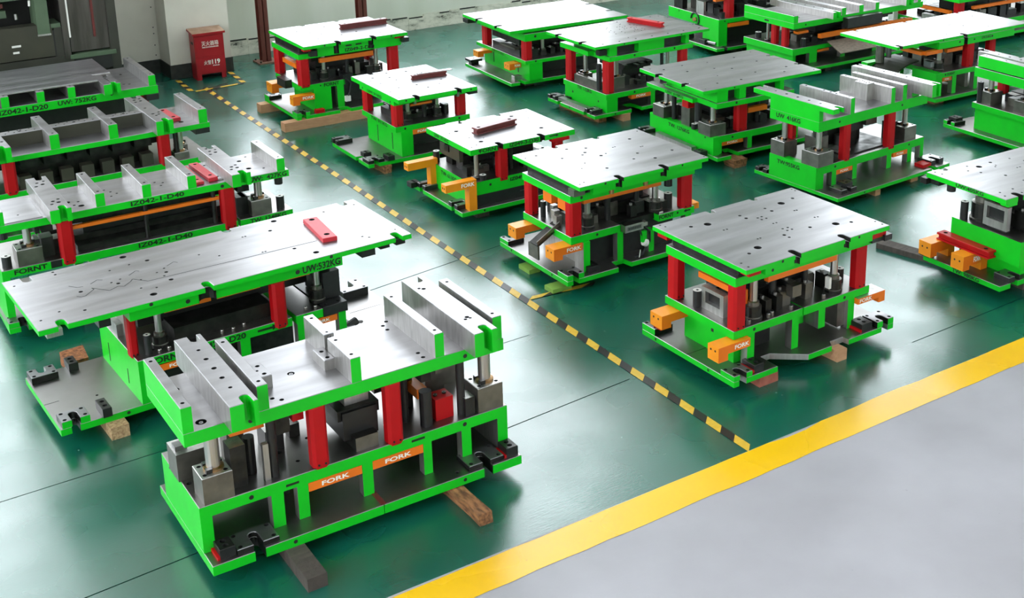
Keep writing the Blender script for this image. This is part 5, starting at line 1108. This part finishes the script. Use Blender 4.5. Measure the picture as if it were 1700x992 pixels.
d = Die('long ribbed die with an orange rail and a tan chute, at the top right', 10.6402, 11.0372, -.05, .08, 42)
d.plate('bottom_plate', .1, 2.4, -.02, 1.15, .08, .12, [], [], top='shoe_top'); zs, zu = .335, .585
d.plate('lower_shoe', .0, .30, .17, 1.09, .25, zs, [], [], top='shoe_top', sh=[]); d.plate('lower_shoe', .30, 2.2, .17, 1.09, .28, zs, [], [], top='shoe_top'); d.box('end_web', .03, .08, .2, 1.06, .12, .25, 'green'); d.legs([(.28, .41), (.82, .90), (1.39, 1.465), (2.1, 2.16)], .17, 1.09, .12, .28)
d.box('fork_guide', .42, .62, .175, .2, .24, .27, 'orange'); d.box('core_block', .5, 2, .5, .9, .12, .27, 'black')
d.plate('upper_plate', .0, 2.30, .17, 1.09, zu, .66, [], [(.3, .4, .01)], sh=[('F', .2, .62, .013)])
d.rib(0, .07, .17, 1.09, .66, .75, left=True); d.clampbar(.545, .68, .05, 1.2, .66, .745, .63)
for a, b in ((.813, .887), (1.12, 1.196), (1.413, 1.479), (2.2, 2.26)): d.rib(a, b, .17, 1.09, .66, .75)
d.clampbar(1.88, 2.02, .08, 1.2, .66, .745, 1.96)
MB().box(-.0015, 0, .62, .70, .61, .63, 'black_paint').build('painted_arrow', d.e)
d.stop(.02, .10, .33, .42, .325, zu); d.stop(.02, .10, .52, .61, .325, zu); d.post(.08, .72, zs, zu, .018, 'round', bh=.02); d.spring(.1, .92, zs, .41, .04); d.spring(.2, .2, zs, .44, .028)
d.box('orange_rail', .40, 2.04, .10, .16, .43, .48, 'orange'); d.box('dark_cover', .84, 1.45, .08, .17, .50, .63, 'black', label='black cover'); d.box('orange_rail', .12, .3, .22, .3, .50, .53, 'orange')
q = MB(); q.hexa([(.55, -.10, .25), (1.35, -.10, .25), (1.35, .14, .36), (.55, .14, .36), (.55, -.10, .26), (1.35, -.10, .26), (1.35, .14, .37), (.55, .14, .37)], 'tan_plate'); q.build('chute', d.e, 'tan sloping chute')
d.inner(.3, 2.1, .2, 1.0, zs, zu, n=8, springs=2); d.spring(2.1, .3, zs, .44, .05)
wood(d, .5, .6, .1, 1, .08, 'beam_dark', 'timber under the left of the tan-chute die', seed=3); wood(d, 1.8, 1.9, .1, 1, .08, 'beam_dark', 'timber under the right of the tan-chute die', seed=3)

d = Die('die with a long engraved steel plate and a dark curved hood below it, right side', 11.1032, 9.3233, -1.54, .08, 43)
bp = [(-.15, -.12, 'F'), (1.4, -.12, 'R'), (1.4, .85, 'B'), (-.15, .85, 'L')]
MB().prism(bp, .055, .10, [], side='green', top='shoe_top').build('bottom_plate', d.e)
zs, zu = .37, .645
MB().box(-.1, .0, -.06, .30, .10, zs, 'green').build('end_web', d.e); MB().box(-.1, .0, .66, .8, .10, zs, 'green').build('end_web', d.e)
d.plate('lower_shoe', .0, 1.3, -.06, .8, .31, zs, [], [], top='shoe_top', sh=[('F', .05, .34, .012)]); d.legs([(.17, .235), (.53, .59), (1.2, 1.26)], -.06, .8, .10, .31); d.fork(.02, .165, .26, .305, -.05); d.box('side_web', .45, .5, .0, .5, .12, .3, 'steel_mid')
q = MB(); n = 8
for i in range(n):
    a0, a1 = PI*.5*i/n, PI*.5*(i+1)/n
    P = lambda a: (-.45+.45*(1-math.cos(a))*.0+.40*math.sin(a), .27+.23*math.cos(a)*.6)
    x0_, z0_ = -.52+.50*i/n, .27+.16*math.sin(PI*.5*(i)/n); x1_, z1_ = -.52+.50*(i+1)/n, .27+.16*math.sin(PI*.5*(i+1)/n)
    q.hexa([(x0_, .28, z0_), (x1_, .28, z1_), (x1_, .66, z1_), (x0_, .66, z0_), (x0_, .28, z0_+.02), (x1_, .28, z1_+.02), (x1_, .66, z1_+.02), (x0_, .66, z0_+.02)], 'press_grey')
q.build('hood', d.e, 'dark curved hood')
d.box('hinge_plate', -.45, -.25, .66, .76, .36, .40, 'green'); q = MB(); q.rod((-.3, .62, .40), (-.3, .62, .60), .05, 'steel_mid'); q.rod((-.2, .58, .45), (-.2, .58, .62), .03, 'steel'); q.build('cylinder', d.e, 'pale steel cylinder')
d.box('nameplate', -.08, -.02, .05, .15, .42, .48, 'steel'); d.box('orange_rail', -.30, -.22, .0, .3, .60, .64, 'orange'); d.box('orange_rail', -.26, .0, -.04, .02, .60, .64, 'orange'); d.box('orange_rail', .1, .35, -.02, .03, .58, .62, 'orange')
d.plate('riser_plate', -.07, 1.18, -.05, .8, zu, .725, [('F', .36, .06, .05)], [], sh=[('F', .26, .69, .013), ('F', .8, .69, .013), ('F', .5, .69, .012)])
q = [(-.5, .7, .012), (-.3, .72, .009), (-.2, .3, .009), (.1, .4, .009), (-.1, .62, .009), (.2, .1, .012), (.0, .3, .008), (.9, .1, .012), (.4, .72, .012), (1.2, .6, .01), (.7, .3, .009), (-.15, .12, .012)]
d.plate('upper_plate', -.72, 1.44, -.04, .85, .725, .76, [('F', -.66, .05, .08), ('F', .36, .06, .08), ('B', -.5, .05, .06), ('B', .30, .05, .06), ('B', 1.2, .05, .06)], q, hd=.015, sh=[('F', .0, .742, .01)])
q = MB()
for L in (((.35, .52), (.50, .45), (.58, .40), (.68, .36)), ((.5, .55), (.62, .50), (.7, .53), (.82, .46), (1.25, .42)), ((.6, .62), (.72, .56), (.8, .60)), ((.55, .40), (.66, .44), (.78, .40), (.9, .42))):
    for a, b in zip(L, L[1:]):
        A_, B_ = Vector(a), Vector(b); n_ = (B_-A_).normalized(); n_ = Vector((-n_.y, n_.x))*.004
        q.face([(*(A_-n_), .7606), (*(B_-n_), .7606), (*(B_+n_), .7606), (*(A_+n_), .7606)], 'hole')
q.build('milled_joint', d.e, 'dark stepped joint lines')
d.stop(.42, .53, -.05, .06, .36, zu); d.stop(.85, .95, .0, .1, .36, zu); d.post(.05, .05, zs, zu, .026, 'round', bh=.12); d.inner(.0, 1.2, .02, .75, zs, zu, n=6, springs=1)
d.letter('UW:316KG', 'F', .62, .78, .675, .71, -.05); d.letter('FORNT', 'F', .08, .2, .325, .355, -.06)
wood(d, -.05, .1, -.02, .7, .055, 'wood_brown', 'brown wood chunk under the left of the engraved-plate die', wob=.006, seed=4); wood(d, 1.1, 1.2, .1, .7, .055, 'beam_dark', 'timber under the right of the engraved-plate die', seed=4)

d = Die('ribbed die with stacked green bands at the right edge', 10.1988, 7.4381, -2.44, .08, 44)
d.plate('bottom_plate', 0, 1.5, 0, 1.05, .08, .12, [], [], top='shoe_top'); d.ulug(0, .16, .9, 1.05, .12, .16, 'L', paint='L'); d.keeper(.05, .15, .93, 1.03, .16, .19)
zs, zu = .40, .675
MB().box(.12, .2, .0, .75, .12, .34, 'green').build('end_web', d.e); d.plate('lower_shoe', .10, 1.4, -.02, .78, .34, zs, [], [], top='shoe_top'); d.leg(.2, .26, 0, .06, .12, .34)
d.plate('upper_plate', .10, 1.4, -.02, .78, zu, .77, [], []); d.plate('riser_plate', .125, .22, .0, .76, .775, .89, [], [(.17, .7, .008), (.17, .45, .008)], paint='FLRB', label='green rib with steel top'); d.clampbar(.27, .38, -.1, .9, .77, .89, .33)
d.post(.23, .66, zs, zu, .028, 'block', .17, .13); d.post(.23, .2, zs, zu, .028, 'block', .17, .13); d.box('cam_block', .3, .5, .4, .5, zs, .48, 'steel_mid', T='steel'); d.spring(.42, .3, zs, .55, .03); d.stop(.35, .45, .6, .7, .48, zu); d.spring(.14, .72, zs, .62, .03, False)
d.inner(.35, 1.3, .05, .7, zs, zu, n=5, springs=1); d.stop(1.25, 1.35, .02, .12, zs, zu); d.stop(1.25, 1.35, .62, .72, zs, zu); d.leg(1.2, 1.3, 0, .7, .12, .34)
wood(d, .3, .4, .1, .9, .08, 'beam_dark', 'timber under the left of the three-band die', seed=3); wood(d, 1.1, 1.2, .1, .9, .08, 'beam_dark', 'timber under the right of the three-band die', seed=3)

# die at the very top right corner
d = Die('die at the top right corner with an open middle and a slanting orange rail', 13.35, 10.9, -1.5, .08, 45)
d.plate('bottom_plate', 0, 2.0, 0, 1.3, .08, .12, [], [], top='shoe_top'); zs, zu = .30, .62
d.plate('lower_shoe', .0, 1.9, .05, 1.2, .23, zs, [], [], top='shoe_top'); d.legs([(.02, .1), (.9, .98)], .05, 1.2, .12, .23)
d.plate('upper_plate', .0, 1.9, .05, 1.2, zu, .70, [], []); d.stop(.02, .12, 1.05, 1.17, .29, zu); d.stop(.05, .17, .08, .2, .29, zu); d.box('orange_rail', .0, .05, .2, 1.05, .45, .49, 'orange'); d.box('side_cover', .02, .1, .25, .7, zs, .38, 'steel_side'); d.box('side_cover', -.1, -.02, 1.1, 1.2, .12, .4, 'white_trim')
d.box('orange_rail', .3, 1.5, .06, .1, .5, .54, 'orange'); d.inner(.15, 1.7, .1, 1.1, zs, zu, n=6, springs=2)
wood(d, .3, .42, .1, 1.1, .08, 'beam_dark', 'timber under the left of the corner die', seed=3); wood(d, 1.5, 1.6, .1, 1.1, .08, 'beam_dark', 'timber under the right of the corner die', seed=3)
